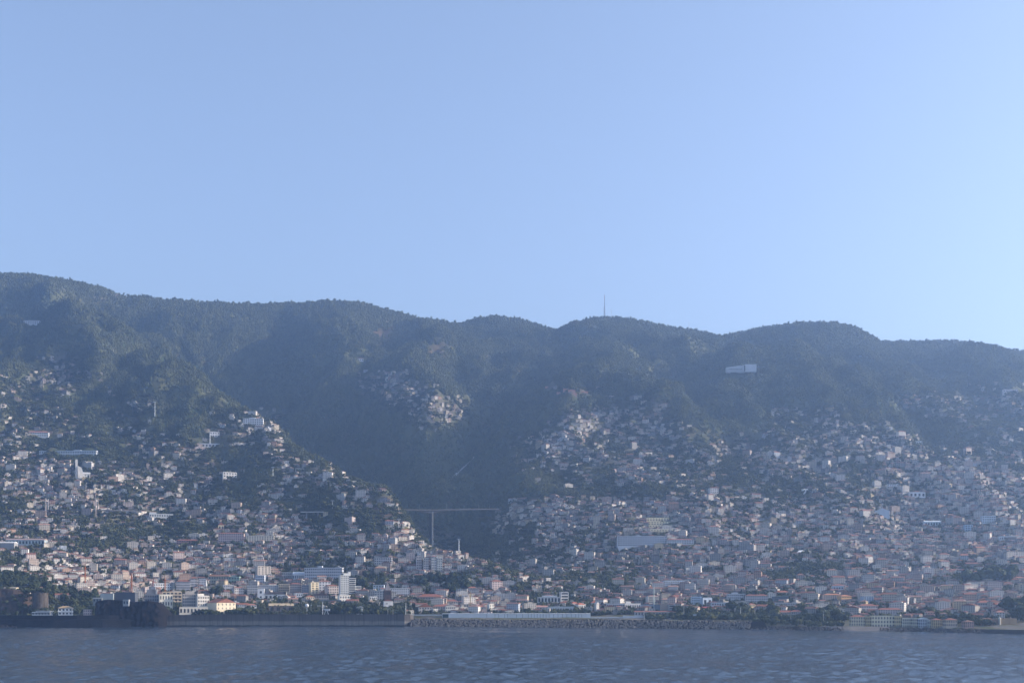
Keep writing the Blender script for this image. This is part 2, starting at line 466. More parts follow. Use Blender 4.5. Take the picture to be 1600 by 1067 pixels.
def grid_mesh(name, X, Y, Z, mat, cols=None):
    nr, nc = X.shape
    me = bpy.data.meshes.new(name)
    me.vertices.add(nr*nc)
    me.vertices.foreach_set('co', np.stack([X, Y, Z], -1).astype(np.float32).ravel())
    idx = np.arange(nr*nc).reshape(nr, nc)
    q = np.stack([idx[:-1,:-1], idx[:-1,1:], idx[1:,1:], idx[1:,:-1]], -1).reshape(-1, 4)
    me.loops.add(q.size); me.loops.foreach_set('vertex_index', q.ravel().astype(np.int32))
    me.polygons.add(len(q)); me.polygons.foreach_set('loop_start', np.arange(0, q.size, 4, dtype=np.int32))
    me.polygons.foreach_set('loop_total', np.full(len(q), 4, np.int32))
    me.polygons.foreach_set('use_smooth', np.ones(len(q), bool))
    if cols is not None:
        a = me.color_attributes.new('zone', 'FLOAT_COLOR', 'POINT')
        a.data.foreach_set('color', cols.astype(np.float32).ravel())
    me.materials.append(mat); me.update(); me.validate()
    return me
vis_v = np.minimum(VP, 978)
town = np.clip(dens_at(UU, vis_v)/4.0+.25*fbm(XX/60, YY/60, 3), 0, 1)
town = np.where(VP > 940, np.maximum(town, .6), town)*(VP <= VMIN+25)
def blob(u, v, su, sv): return np.exp(-((UU-u)/su)**2-((VP-v)/sv)**2)
redz = blob(205,462,55,7)+blob(600,523,20,18)*.9+blob(680,545,25,16)*.7+blob(880,608,38,10)*.8+blob(1030,645,35,18)*.4+blob(330,465,60,6)*.5
redz = np.clip(redz*(.75+.8*fbm(XX/70, YY/70, 3)), 0, 1)
_gz = np.gradient(HH, axis=0)/np.gradient(YY, axis=0)
rock = np.clip((np.abs(_gz)-.85)*1.6, 0, 1)*(YY < 2700)+np.clip(blob(605,800,30,18)*1.2, 0, .8)
rock = np.clip(rock, 0, 1)
def clearing_and_sun_at(x, y, u, v):
    c = fbm(x/260, y/260, 4)+.35*fbm(x/60, y/60, 3)
    return c+.45*np.exp(-((u-660)/75)**2-((v-660)/55)**2)+.30*np.exp(-((u-560)/60)**2-((v-545)/30)**2)+.25*np.exp(-((u-330)/150)**2-((v-480)/14)**2)  # noise clearings; added bumps paint the sunlit spur and crests lighter
scrub_and_sun = np.clip((clearing_and_sun_at(XX, YY, UU, VP)-.08)/.25, 0, 1)
o = link_mesh('terrain', grid_mesh('terrain', XX, YY, HH, terrain_mat(), np.stack([town, redz, rock, scrub_and_sun], -1)))
tag(o, 'green volcanic hillsides and ravines rising behind the town', None, None, 'structure')

# sea: one sheet reaching far to both sides and behind the eye
SEA = sea_mat()
mb = MB(); mb.face([(-7600,-3000,-1.6),(7600,-3000,-1.6),(7600,2300,-1.6),(-7600,2300,-1.6)])
o = mb.build('sea', SEA); tag(o, 'dark blue rippled sea in front of the town', None, None, 'structure')
su = np.arange(-320, 1921, 3.2); sy_ = [520.0]
while sy_[-1] < 2040: sy_.append(sy_[-1]+2.2+sy_[-1]/650)
su, sy_ = np.meshgrid(su, np.array(sy_)); sx_ = (su-CX)/F*sy_
gust = (1-.6*np.clip((sy_-1250)/350, 0, 1)*np.clip((su-600)/300, 0, 1))*np.clip(.85+.5*fbm(sx_/170, sy_/300, 3), .45, 1.3)
sz_ = gust*(1.45*fbm(sx_/11+9, sy_/17, 2)+.7*fbm(sx_/34, sy_/40+4, 2)+.7*fbm(sx_/6.5, sy_/12, 1))
o = link_mesh('sea_swell', grid_mesh('sea_swell', sx_, sy_, sz_, SEA)); tag(o, 'choppy dark blue water of the bay', None, None, 'structure')
# ------------------------------------------------------------------ buildings
FOOT = []      # x, y, radius kept clear of houses and trees
LMK = []       # (short phrase, column, row) used to say where houses and trees stand
RECT = []      # (distance, u0, u1, v0, v1) what hides what

def clear(x, y, r): FOOT.append((x, y, r))
def landmark(phrase, u, v): LMK.append((phrase, u, v))

def frame_at(u0, u1, vb, Y, depth, yaw, fix=False):
    """width, origin (centre of the footprint at the base row)"""
    um = (u0+u1)/2
    if not fix:
        yc = cast1(um, vb)
        if yc == yc: Y = yc
        elif Y is None: Y = 2300.0
    w = (u1-u0)/F*Y
    c = px(um, vb, Y)
    ca, sa = math.cos(yaw), math.sin(yaw)
    w = w/(ca+ (depth/max(w, 1))*abs(sa)*.5) if yaw else w
    c.x += -sa*depth/2; c.y += ca*depth/2
    return Y, w, c

def foundation(c, w, d, yaw):
    ca, sa = math.cos(yaw), math.sin(yaw); lo = 1e9
    for sx in (-.5, 0, .5):
        for sy in (-.5, .5):
            x, y = sx*w, sy*d
            lo = min(lo, float(ground(np.array([c.x+ca*x-sa*y]), np.array([c.y+sa*x+ca*y]))[0]))
    return min(-.5, lo-c.z-1.0)

def windows(root, w, d, z0, z1, rows, cols, face='front', ww=None, wh=None, mat=None, x0=0.0, x1=1.0, name='window', y=None):
    """a grid of separate windows on one face; shares one mesh"""
    L = w if face == 'front' else d
    fl = (z1-z0)/rows; cw = L*(x1-x0)/cols
    ww = ww or cw*.5; wh = wh or fl*.48
    if ww < 0: ww = cw*-ww
    mb = MB()
    if face == 'front': mb.box(-ww/2, ww/2, -.08, .08, -wh/2, wh/2)
    else: mb.box(-.08, .08, -ww/2, ww/2, -wh/2, wh/2)
    me = mb.mesh(name, mat or GLASS); n = 0; extra = []
    for r in range(rows):
        for c in range(cols):
            a = -L/2+L*x0+cw*(c+.5); z = z0+fl*(r+.54)
            if face == 'front': loc = (a, -d/2 if y is None else y, z)
            elif face == 'right': loc = (w/2, a, z)
            else: loc = (-w/2, a, z)
            link_mesh(name, me, root, loc)

def bld(name, label, cat, u0, u1, vt, vb, Y=None, depth=12.0, yaw=0.0, wall=WHITE, roof='flat', rc=RED, rh=None,
        win=(2, 4), side=2, ww=None, wh=None, balc=False, para=True, tops=(), short=None, group=None, over=.6, plinth=None, left=None, wmat=None, zb=0.0, keep=1.0, fix=False, deep=None):
    yaw = math.radians(yaw)
    Y, w, c = frame_at(u0, u1, vb, Y, depth, yaw, fix)
    h = (vb-vt)/F*Y; d = depth
    root = empty(name, c, yaw); tag(root, label, cat, group)
    z0 = foundation(c, w, d, yaw) if deep is None else -deep
    wm = plaster(wall)
    MB().box(-w/2, w/2, -d/2, d/2, z0, h).build('wall', wm, root)
    rm = tiles(rc)
    if roof in ('hip', 'gable_x', 'gable_y'):
        g = {'hip': None, 'gable_x': 'x', 'gable_y': 'y'}[roof]
        rh_ = rh if rh is not None else min(w, d)*.24
        if g:                                   # masonry gable under the slopes
            if g == 'y':
                for yy in (-d/2+.02, d/2-.02):
                    m = MB(); m.face([(-w/2, yy, h-.05), (w/2, yy, h-.05), (0, yy, h+rh_*.96)]); m.build('gable', wm, root)
            else:
                for xx in (-w/2+.02, w/2-.02):
                    m = MB(); m.face([(xx, -d/2, h-.05), (xx, d/2, h-.05), (xx, 0, h+rh_*.96)]); m.build('gable', wm, root)
        MB().hip(-w/2, w/2, -d/2, d/2, h, rh_, over, gable=g).build('roof', rm, root)
    else:
        m = MB(); m.box(-w/2-.15, w/2+.15, -d/2-.15, d/2+.15, h, h+.35)
        if para:
            p = .9
            m.box(-w/2-.15, w/2+.15, -d/2-.15, -d/2+.2, h+.35, h+p); m.box(-w/2-.15, w/2+.15, d/2-.2, d/2+.15, h+.35, h+p)
            m.box(-w/2-.15, -w/2+.2, -d/2+.2, d/2-.2, h+.35, h+p); m.box(w/2-.2, w/2+.15, -d/2+.2, d/2-.2, h+.35, h+p)
        m.build('roof', plaster(tuple(x*.92 for x in wall)) if rc is RED else flat(rc, .8), root)
    for (a, b, hh) in tops:
        MB().box(-w/2+w*a, -w/2+w*b, -d*.25, d*.3, h+.3, h+hh).build('stair_head', wm, root)
    if win:
        windows(root, w, d, zb, h, win[0], win[1], 'front', ww, wh, wmat)
        if balc:
            fl = (h-zb)/win[0]
            for r in range(win[0]):
                m = MB(); z = zb+fl*r
                m.box(-w/2+.2, w/2-.2, -d/2-1.5, -d/2-.1, z+.02, z+.2); m.box(-w/2+.2, w/2-.2, -d/2-1.5, -d/2-1.38, z+.2, z+1.0)
                m.build('balcony', wm, root)
        if side:
            if left is not True: windows(root, w, d, zb, h, win[0], side, 'right', None, wh, wmat)
            if left: windows(root, w, d, zb, h, win[0], side, 'left', None, wh, wmat)
    um = (u0+u1)/2
    clear(c.x, c.y, max(w, d)*.55*keep)
    if w > 2.2*d:
        n = int(w/d)+1
        FOOT.pop()
        for k in range(n):
            x = -w/2+w*(k+.5)/n; clear(c.x+math.cos(yaw)*x, c.y+math.sin(yaw)*x, d*.75)
    RECT.append((Y, u0, u1, vt-2, vb))
    if short: landmark(short, um, (vt+vb)/2)
    root['w'] = w
    return root, w, d, h

# ---- waterfront, from the fort rock to the pavilion --------------------------
def strip_wall(name, pts, thick, mat, label, cat, zb=-3.0, parent=None):
    """upright wall through (column, top row, distance)"""
    P = [px(*p) for p in pts]; m = MB()
    n = len(P); nr = []
    for i in range(n):
        a = P[max(i-1, 0)]; b = P[min(i+1, n-1)]; d = Vector((b.x-a.x, b.y-a.y, 0)).normalized()
        nr.append(Vector((-d.y, d.x, 0))*thick)
    for i in range(n-1):
        a, b = P[i], P[i+1]; na, nb = nr[i], nr[i+1]
        f = [(a.x,a.y,zb),(b.x,b.y,zb),(b.x,b.y,b.z),(a.x,a.y,a.z)]
        k = [(a.x+na.x,a.y+na.y,zb),(b.x+nb.x,b.y+nb.y,zb),(b.x+nb.x,b.y+nb.y,b.z),(a.x+na.x,a.y+na.y,a.z)]
        m.face(f); m.face(k[::-1]); m.face([f[3],f[2],k[2],k[3]])
        if i == 0: m.face([k[0],f[0],f[3],k[3]])
        if i == n-2: m.face([f[1],k[1],k[2],f[2]])
    o = m.build(name, mat, parent)
    if label: tag(o, label, cat)
    return o

def breakwater_mat():
    t = NT('stained_concrete')
    st = t.noise(t.pos((.42,.42,.02)), 1.0, 5, .7); gr = t.noise(t.pos((.08,.08,.08)), 1.0, 4, .6)
    g = t.add('ShaderNodeNewGeometry'); sx = t.add('ShaderNodeSeparateXYZ'); t.link(g.outputs['Position'], sx.inputs[0])
    z = t.math('ADD', sx.outputs[2], t.math('MULTIPLY', gr, 3.0))
    band = t.ramp(t.math('MULTIPLY', z, 1/24.0), [(.0, (.020,.020,.020)), (.125, (.022,.022,.021)), (.16, (.20,.185,.165)), (.36, (.21,.19,.165)), (.44, (.10,.088,.078)), (1.0, (.075,.066,.06))])
    streak = t.ramp(st, [(.30, .45), (.50, 1.0), (.64, 1.15), (.74, 2.2)])
    t.base(t.mix(1.0, band, streak, 'MULTIPLY')); t.rough(.9)
    return t.mat
def rock_mat(a, b, s=.15, name='rock'):
    t = NT(name); n = t.noise(t.pos((s,s,s*.45)), 1.0, 7, .68); n2 = t.noise(t.pos(), s*6, 4, .6)
    t.base(t.mix(t.ramp(n, [(.35, 0.0), (.65, 1.0)]), a, b)); t.rough(1.0); t.b.inputs['Specular IOR Level'].default_value = .02
    t.bump(n2, .8, 1.2); return t.mat
CONCB = breakwater_mat()
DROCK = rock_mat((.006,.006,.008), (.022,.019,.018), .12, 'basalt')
BROCK = rock_mat((.038,.032,.026), (.12,.085,.065), .10, 'cliff_rock')
QUAY = rock_mat((.010,.011,.013), (.028,.028,.032), .08, 'dark_masonry')  # very dark stone tone for quay and sea walls

strip_wall('breakwater_wall', [(246,960.5,1985),(300,960,1988),(400,959.5,1990),(500,959.5,1990),(600,959.5,1989),(632,959.5,1986),(641,959.8,1990),(646,960,2004)], 6,
           CONCB, 'long concrete breakwater wall streaked with dark stains, grey band above the waterline', 'breakwater')
landmark('the streaked breakwater wall', 430, 966)
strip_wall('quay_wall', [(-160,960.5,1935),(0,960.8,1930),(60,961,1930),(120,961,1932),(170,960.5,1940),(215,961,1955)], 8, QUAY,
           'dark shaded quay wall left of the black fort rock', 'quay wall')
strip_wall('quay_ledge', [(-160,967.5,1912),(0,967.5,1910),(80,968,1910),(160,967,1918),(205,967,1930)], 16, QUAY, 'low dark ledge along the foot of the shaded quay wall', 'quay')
strip_wall('sea_wall', [(640,966.2,2012),(700,966,2010),(800,966.4,2000),(900,967,1980),(1000,968,1950),(1080,969,1912),(1150,970,1870),(1196,971,1835)], 5, QUAY,
           'low dark sea wall running behind the concrete block slope', 'sea wall')
strip_wall('sea_wall', [(1196,976.5,1815),(1240,977.5,1785),(1310,978.5,1745),(1380,979.5,1715),(1460,981,1690),(1530,982.5,1655)], 4, plaster((.17,.165,.16)),
           'grey promenade wall under the yellow seafront hotel row', 'sea wall')

def boulders(name, label, us, span, nrow, size, mat, seed, kind='stuff', tetra=True):
    """a slope of concrete blocks or rocks down to the water"""
    r = np.random.default_rng(seed); V = []; Fc = []; off = 0
    if tetra:
        dirs = np.array([(0,0,1),(.94,0,-.33),(-.47,.82,-.33),(-.47,-.82,-.33)]); bv = []; bf = []
        for d in dirs:
            u = np.cross(d, (0.3,.5,.8)); u /= np.linalg.norm(u); w = np.cross(d, u); b = len(bv)
            for k, rad, t in ((0,.42,.05),(1,.27,1.0)):
                for q in range(5):
                    a = 2*np.pi*q/5; bv.append(d*t+rad*(u*np.cos(a)+w*np.sin(a)))
            for q in range(5): bf.append((b+q, b+(q+1)%5, b+5+(q+1)%5, b+5+q))
            bf.append(tuple(b+5+q for q in range(5)))
    else:
        bm = bmesh.new(); bmesh.ops.create_icosphere(bm, subdivisions=1, radius=1)
        bv = [np.array(v.co) for v in bm.verts]; bf = [tuple(v.index for v in f.verts) for f in bm.faces]; bm.free()
    bv = np.array(bv)
    u0, u1 = us; u = u0
    while u < u1:
        ym = float(shore_y(u)); u += size*.62*F/ym*r.uniform(.7, 1.2)
        for k in range(nrow):
            t = (k+r.uniform(-.4, .5))/nrow
            y = ym-2+span[0]*t; z = -.6+span[1]*t+r.normal(0, .35)
            x = (u+r.normal(0, 1.2)-CX)/F*ym
            s = size*r.uniform(.55, 1.05)*.62
            q = r.normal(size=4); q /= np.linalg.norm(q); a, b_, c, d = q
            R = np.array([[1-2*(c*c+d*d),2*(b_*c-a*d),2*(b_*d+a*c)],[2*(b_*c+a*d),1-2*(b_*b_+d*d),2*(c*d-a*b_)],[2*(b_*d-a*c),2*(c*d+a*b_),1-2*(b_*b_+c*c)]])
            p = bv.copy()
            if not tetra: p = p*(1+r.normal(0, .16, (len(p), 1)))*np.array([1, .8, .7])
            V.append(p@R.T*s+np.array([x, y, z])); Fc += [tuple(i+off for i in f) for f in bf]; off += len(bv)
    me = bpy.data.meshes.new(name); me.from_pydata(np.concatenate(V).tolist(), [], Fc); me.materials.append(mat); me.update()
    o = link_mesh(name, me); tag(o, label, None, None, kind); return o
BLOCKS = rock_mat((.06,.058,.056), (.40,.375,.34), .6, 'concrete_blocks')
boulders('rock_armour', 'slope of pale concrete blocks along the sea wall', (641, 1172), (24, 12.5), 6, 3.4, BLOCKS, 3)
boulders('rock_armour', 'dark boulder bank beside the grey beach', (1176, 1318), (18, 5.5), 4, 2.6, rock_mat((.03,.03,.032),(.20,.185,.17),.25), 4, tetra=False)
boulders('rock_armour', 'dark boulder bank under the yellow hotel row', (1376, 1536), (16, 5.0), 4, 2.4, rock_mat((.03,.03,.032),(.20,.185,.17),.25), 5, tetra=False)
boulders('rock_armour', 'dark tumbled rocks at the foot of the quay', (-60, 250), (10, 6.0), 4, 3.4, rock_mat((.016,.016,.018),(.075,.065,.058),.2), 6, tetra=False)
# block slope bed and beach
def slope_sheet(name, us, span, mat, label):
    u = np.linspace(us[0], us[1], 60); ys = shore_y(u)
    X = np.stack([(u-CX)/F*ys]*3); Yv = np.stack([ys-6, ys, ys+span[0]]); Z = np.stack([u*0-2.5, u*0+.1, u*0+span[1]])
    o = link_mesh(name, grid_mesh(name, X, Yv, Z, mat)); tag(o, label, None, None, 'structure'); return o
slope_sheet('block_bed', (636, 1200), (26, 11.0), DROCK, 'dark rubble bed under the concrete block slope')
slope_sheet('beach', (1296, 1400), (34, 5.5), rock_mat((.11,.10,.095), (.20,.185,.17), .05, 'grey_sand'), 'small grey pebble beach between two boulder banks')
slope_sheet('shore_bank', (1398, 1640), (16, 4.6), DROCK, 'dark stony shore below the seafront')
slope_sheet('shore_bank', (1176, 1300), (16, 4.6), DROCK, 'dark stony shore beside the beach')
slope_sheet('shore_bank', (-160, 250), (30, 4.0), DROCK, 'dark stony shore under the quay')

# cliff with park on top
def relief(name, us, vtop, vbot, Y, mat, label, cat, amp=6, nv=26, seedo=0.0, kind=None, lean=14, nu=70, back=26, wrap=14):
    uu = np.linspace(us[0], us[1], nu); tt = np.linspace(0, 1, nv)
    T, U = np.meshgrid(tt, uu, indexing='ij')
    vt = np.interp(uu, [p[0] for p in vtop], [p[1] for p in vtop])
    Vv = vbot+(vt-vbot)[None,:]*T
    e = np.minimum((U-us[0])/(us[1]-us[0]), 1-(U-us[0])/(us[1]-us[0]))
    Yv = Y+lean*T+np.clip(1-e*wrap, 0, 1)**2*back+amp*(ridged(U/14+seedo, T*1.2+seedo, 4)-.3)+amp*.6*fbm(U/5, T*5+seedo, 3)
    X = (U-CX)/F*Y; Z = CZ+(HY-Vv)/F*Y
    # a flat-topped back so that it has depth
    X = np.concatenate([X, X[-1:]]); Yv = np.concatenate([Yv, Yv[-1:]+back+20]); Z = np.concatenate([Z, Z[-1:]-1.5])
    o = link_mesh(name, grid_mesh(name, X, Yv, Z, mat))
    tag(o, label, cat, None, kind); return o
relief('cliff', (-170, 52), [(-170,916),(0,919),(30,922),(52,928)], 962, 2062, BROCK, 'brown rock cliff above the quay', None, 7, kind='structure', back=60, wrap=6)
landmark('the brown sea cliff', 20, 940)
relief('fort_rock', (140, 252), [(140,944),(150,938),(165,936),(190,938),(205,940),(228,938),(240,942),(247,952),(252,962)], 981, 1940, DROCK, 'black basalt rock carrying the old fort', None, 7, seedo=4, kind='structure', lean=10, back=26, wrap=16)
landmark('the black fort rock', 200, 955)
# ---- single buildings ------------------------------------------------------
B = bld
# quay, left
m = MB().ring([(12.6,-22),(12.3,4),(12.0,17.2),(12.5,17.4),(12.5,18.6),(12.0,18.7)], 20, 0, 6); o = m.build('retaining_tower', rock_mat((.05,.043,.037), (.13,.112,.095), .25, 'rubble_masonry'), None, px(61, 944, 2062)); tag(o, 'rounded grey stone retaining tower beside the brown cliff', 'tower'); landmark('the rounded stone retaining tower', 61, 938)
B('cliff_house', 'long low white house on top of the brown cliff', 'house', 5, 26, 918, 923.5, 2088, 8, -8, CREAM, 'gable_x', TAN, 1.2, (1, 4), 1, short='the cliff-top house', fix=True, deep=3)
B('kiosk', 'tiny white kiosk at the edge of the brown cliff', 'kiosk', 41, 46, 922.6, 926, 2085, 5, 0, (.6,.58,.54), 'flat', RED, None, (1, 1), 1, fix=True, deep=1)
r_, w, d, h = B('harbour_pavilion', 'low white flat-roofed pavilion on the dark quay, open strip below its roof', 'pavilion', 49, 79, 955.8, 961, 1958, 9, -6, WHITE, 'flat', RED, None, (1, 6), 2, ww=-.8, para=False, short='the low white quay pavilion', fix=True, deep=4)
MB().box(-w*.26, w*.56, -d/2-1.5, d/2+1, h+1.0, h+1.9).build('canopy', plaster(WHITE), r_)
r_, w, d, h = B('quay_house', 'white two-storey house with a tan hipped roof on the quay', 'house', 91, 113, 949.5, 961, 1960, 14, 14, WHITE, 'hip', (.42,.30,.17), 3.2, (2, 4), 3, over=1.4, short='the tan-roofed quay house', fix=True, deep=4)
MB().box(-w/2-1.2, w/2+1.2, -d/2-1.4, -d/2-.1, h*.48, h*.53).build('balcony', plaster(WHITE), r_)
B('kiosk', 'small red and white kiosk with a flat roof on the quay', 'kiosk', 130, 143, 952, 961, 1958, 8, 5, (.62,.5,.46), 'flat', RED, None, (2, 4), 2, para=False, short='the red and white quay kiosk', fix=True, deep=4)
# fort
B('fort_block', 'pale grey box on the black fort rock', 'fort', 157, 177, 927.5, 940, 1962, 14, 4, (.33,.37,.37), 'flat', RED, None, None, 0, short='the pale grey fort box', fix=True, deep=5)
B('fort_block', 'slate grey windowless block crowning the black fort rock', 'fort', 176, 211, 926, 942, 1968, 16, 0, (.085,.095,.115), 'flat', RED, None, None, 0, short='the slate fort block', fix=True, deep=5)
B('fort_block', 'low sloping grey shed at the left edge of the fort rock', 'fort', 145, 159, 934.5, 941, 1958, 12, 0, (.25,.27,.27), 'gable_x', (.25,.27,.28), 1.5, (1, 3), 0, fix=True, deep=5)
B('watch_house', 'small white turret house on the seaward edge of the fort rock', 'house', 192, 201, 937, 945.5, 1946, 7, 0, (.30,.32,.33), 'flat', RED, None, (1, 2), 0, fix=True, deep=1)
B('hotel', 'stepped dark grey hotel block just behind the fort rock', 'hotel', 226, 249, 929, 956, 2060, 22, 10, (.22,.23,.25), 'flat', RED, None, (5, 6), 3, tops=((.1,.8,9),(.25,.7,14)), short='the stepped grey hotel')
# hotels between fort and town
B('hotel', 'cream hotel wing with tall dark slot windows beside the fort rock', 'hotel', 249, 270, 929, 957, 2090, 14, 22, (.78,.72,.60), 'flat', RED, None, (3, 5), 4, ww=-.42, wh=5.5, short='the slot-windowed cream hotel')
B('apartment_block', 'beige apartment block with deep brown balconies behind the cream hotel', 'apartment block', 254, 284, 924.5, 945, 2160, 16, 16, (.62,.50,.36), 'flat', RED, None, (4, 5), 3, ww=-.7, balc=True, short='the beige balcony block')
B('hotel', 'grey shaded hotel block with rows of small square windows', 'hotel', 285, 309, 928, 957, 2090, 18, 18, (.40,.37,.34), 'flat', RED, None, (6, 7), 3, tops=((.2,.8,5),), short='the grey square-windowed hotel')  # shade of the front put into the grey wall colour
B('hotel', 'bright white stepped hotel wing joined to the grey hotel', 'hotel', 308, 328, 931, 958, 2082, 20, 24, (.82,.76,.66), 'flat', RED, None, (5, 5), 5, wh=2.6, tops=((.05,.6,4),), short='the white stepped hotel wing')
B('pavilion', 'low cream entrance pavilion with dark doorways before the grey hotel', 'pavilion', 281, 324, 948.5, 960, 2040, 10, 14, (.70,.64,.54), 'flat', RED, None, (1, 8), 2, ww=-.5, wh=6, short='the low cream hotel pavilion', fix=True)
r_, w, d, h = B('assembly_hall', 'cream hall with a pointed gable front and dull red roof', 'hall', 336, 371, 941, 960, 2060, 34, 40, (.78,.68,.50), 'gable_y', RED, 6.5, (3, 5), 8, ww=1.5, wh=3.2, short='the cream gabled hall')
MB().box(-w/2-.5, w/2+.5, -d/2-.5, d/2+.5, h*.44, h*.48).build('cornice', plaster((.80,.72,.56)), r_)
B('town_house', 'pair of white houses under long red roofs right of the gabled hall', 'house', 371, 388, 944, 952, 2110, 12, 10, WHITE, 'gable_x', RED, 2.6, (2, 5), 2)
B('town_house', 'white house with an orange-red roof behind the palm row', 'house', 384, 401, 945, 953, 2095, 12, 15, WHITE, 'hip', REDB, 2.4, (2, 4), 2)
B('town_house', 'brown-roofed tan hall behind the white quay-side houses', 'house', 366, 388, 933, 941, 2200, 18, 10, TAN, 'gable_x', BROWN, 3, (1, 5), 1)
B('corner_house', 'orange-lit small cube house above the cream hotel', 'house', 243, 252, 918, 925, 2280, 10, 28, SALMON, 'flat', RED, None, (2, 2), 2)  # salmon wall colour stands in for orange sunlight
B('office_building', 'white office with a bright sunlit end wall above the beige balcony block', 'office', 240, 268, 911.5, 924, 2330, 14, 26, (.6,.62,.63), 'flat', RED, None, (3, 8), 4, short='the bright-ended white office')
B('office_tower', 'narrow dark glass office tower beside the white office', 'office', 268, 274, 910, 925, 2325, 10, 20, (.10,.13,.16), 'flat', RED, None, (5, 2), 2, short='the narrow dark glass tower')
B('apartment_block', 'grey apartment block with red roof tiles right of the dark glass tower', 'apartment block', 275, 297, 908, 924, 2360, 14, 12, (.40,.40,.42), 'hip', RED, 2.5, (4, 7), 2)
B('apartment_block', 'grey-white apartment block with a red top storey, left of the white obelisk', 'apartment block', 297, 309, 903, 919, 2390, 12, 12, (.47,.46,.47), 'hip', RED, 2.5, (4, 5), 2)
B('apartment_block', 'bluish grey apartment block next to the white obelisk', 'apartment block', 310, 323, 905, 918, 2390, 12, 15, (.40,.43,.48), 'flat', RED, None, (4, 5), 2)
B('school', 'long olive-grey hall with a peaked gable and green wing', 'school', 326, 357, 900, 911, 2440, 16, 0, (.32,.33,.27), 'gable_x', BROWN, 3.5, (2, 8), 0, short='the olive-grey gabled hall')
B('school_wing', 'flat-roofed pale green wing of the olive hall', 'school', 357, 374, 901, 911, 2435, 14, 0, (.26,.36,.31), 'flat', RED, None, (2, 4), 1)
B('apartment_block', 'white apartment row over the brown tiled shops', 'apartment block', 349, 366, 914, 926, 2310, 12, 18, (.5,.5,.52), 'flat', RED, None, (3, 5), 3)
B('apartment_block', 'pale block with sunlit cream end, under the green wing', 'apartment block', 366, 382, 918, 930, 2280, 12, 25, (.62,.58,.55), 'hip', RED, 2, (3, 5), 3)
B('apartment_block', 'grey six-bay apartment block left of the white church tower', 'apartment block', 386, 403, 915, 930, 2280, 14, 10, (.42,.43,.44), 'flat', RED, None, (4, 6), 2)
# church with white tower
r_, w, d, h = B('church', 'long whitewashed church with a dark roof and square white bell tower', 'church', 413, 446, 928, 939, 2190, 14, 8, (.60,.60,.60), 'gable_x', (.05,.045,.05), 4.2, (1, 5), 0, short='the whitewashed church')
tw = 11/F*2190
MB().box(-w/2-tw, -w/2-.1, -d/2, -d/2+tw, -6, 22).build('bell_tower', plaster((.72,.72,.72)), r_)
MB().box(-w/2-tw*.65, -w/2-tw*.35, -d/2-.1, -d/2+.1, 14, 18).build('belfry_opening', GLASS, r_)
MB().box(-w/2-.1-.1, -w/2+.02, -d/2+tw*.35, -d/2+tw*.65, 14, 18).build('belfry_opening', GLASS, r_)
MB().box(-w/2-tw*.62, -w/2-tw*.38, -d/2-.1, -d/2+.1, 6, 9).build('belfry_opening', GLASS, r_)
m = MB(); m.face([(w/2+.3,-d/2-.5,-2),(w/2+.3,d/2+.5,-2),(w/2+.3,d/2+.5,h+1),(w/2+.3,0,h+7),(w/2+.3,-d/2-.5,h+1)]); m.face([(w/2+1.3,-d/2-.5,h+1),(w/2+1.3,0,h+7),(w/2+1.3,d/2+.5,h+1),(w/2+1.3,d/2+.5,-2),(w/2+1.3,-d/2-.5,-2)])
m.build('facade', plaster((.80,.77,.70)), r_)
B('apartment_block', 'white apartment row with small square windows behind the church', 'apartment block', 403, 435, 914.5, 928, 2320, 14, 6, (.55,.54,.53), 'flat', RED, None, (4, 10), 2, short='the square-windowed white row')
B('apartment_block', 'cream apartment house with brown balconies right of the square-windowed row', 'apartment block', 435, 452, 912.5, 928, 2330, 14, 8, (.60,.50,.36), 'flat', RED, None, (4, 5), 2, balc=True)
B('apartment_block', 'pinkish grey apartment terrace with dark gables', 'apartment block', 452, 471, 912, 930, 2330, 14, 6, (.43,.38,.35), 'hip', RED, 2.2, (5, 7), 2)
B('apartment_block', 'slate-blue apartment block between the pinkish terrace and the cream corner', 'apartment block', 471, 485, 914, 931, 2310, 14, 8, (.28,.29,.32), 'flat', RED, None, (5, 5), 2)
B('apartment_block', 'corner block with sunlit cream balconies and a bare grey side', 'apartment block', 485, 499, 910, 931, 2300, 14, 34, (.68,.58,.40), 'flat', RED, None, (6, 2), 4, balc=False, short='the cream-balconied corner block')
B('apartment_block', 'white apartment block with three bays of dark windows, left of the high tower', 'apartment block', 498, 517, 908, 924, 2350, 12, 20, (.55,.56,.58), 'hip', RED, 2, (4, 4), 3)
B('apartment_block', 'rounded pale pink block with red roof beside the high tower', 'apartment block', 511, 530, 915, 931, 2280, 14, 28, (.60,.53,.50), 'hip', RED, 2.4, (4, 5), 4)
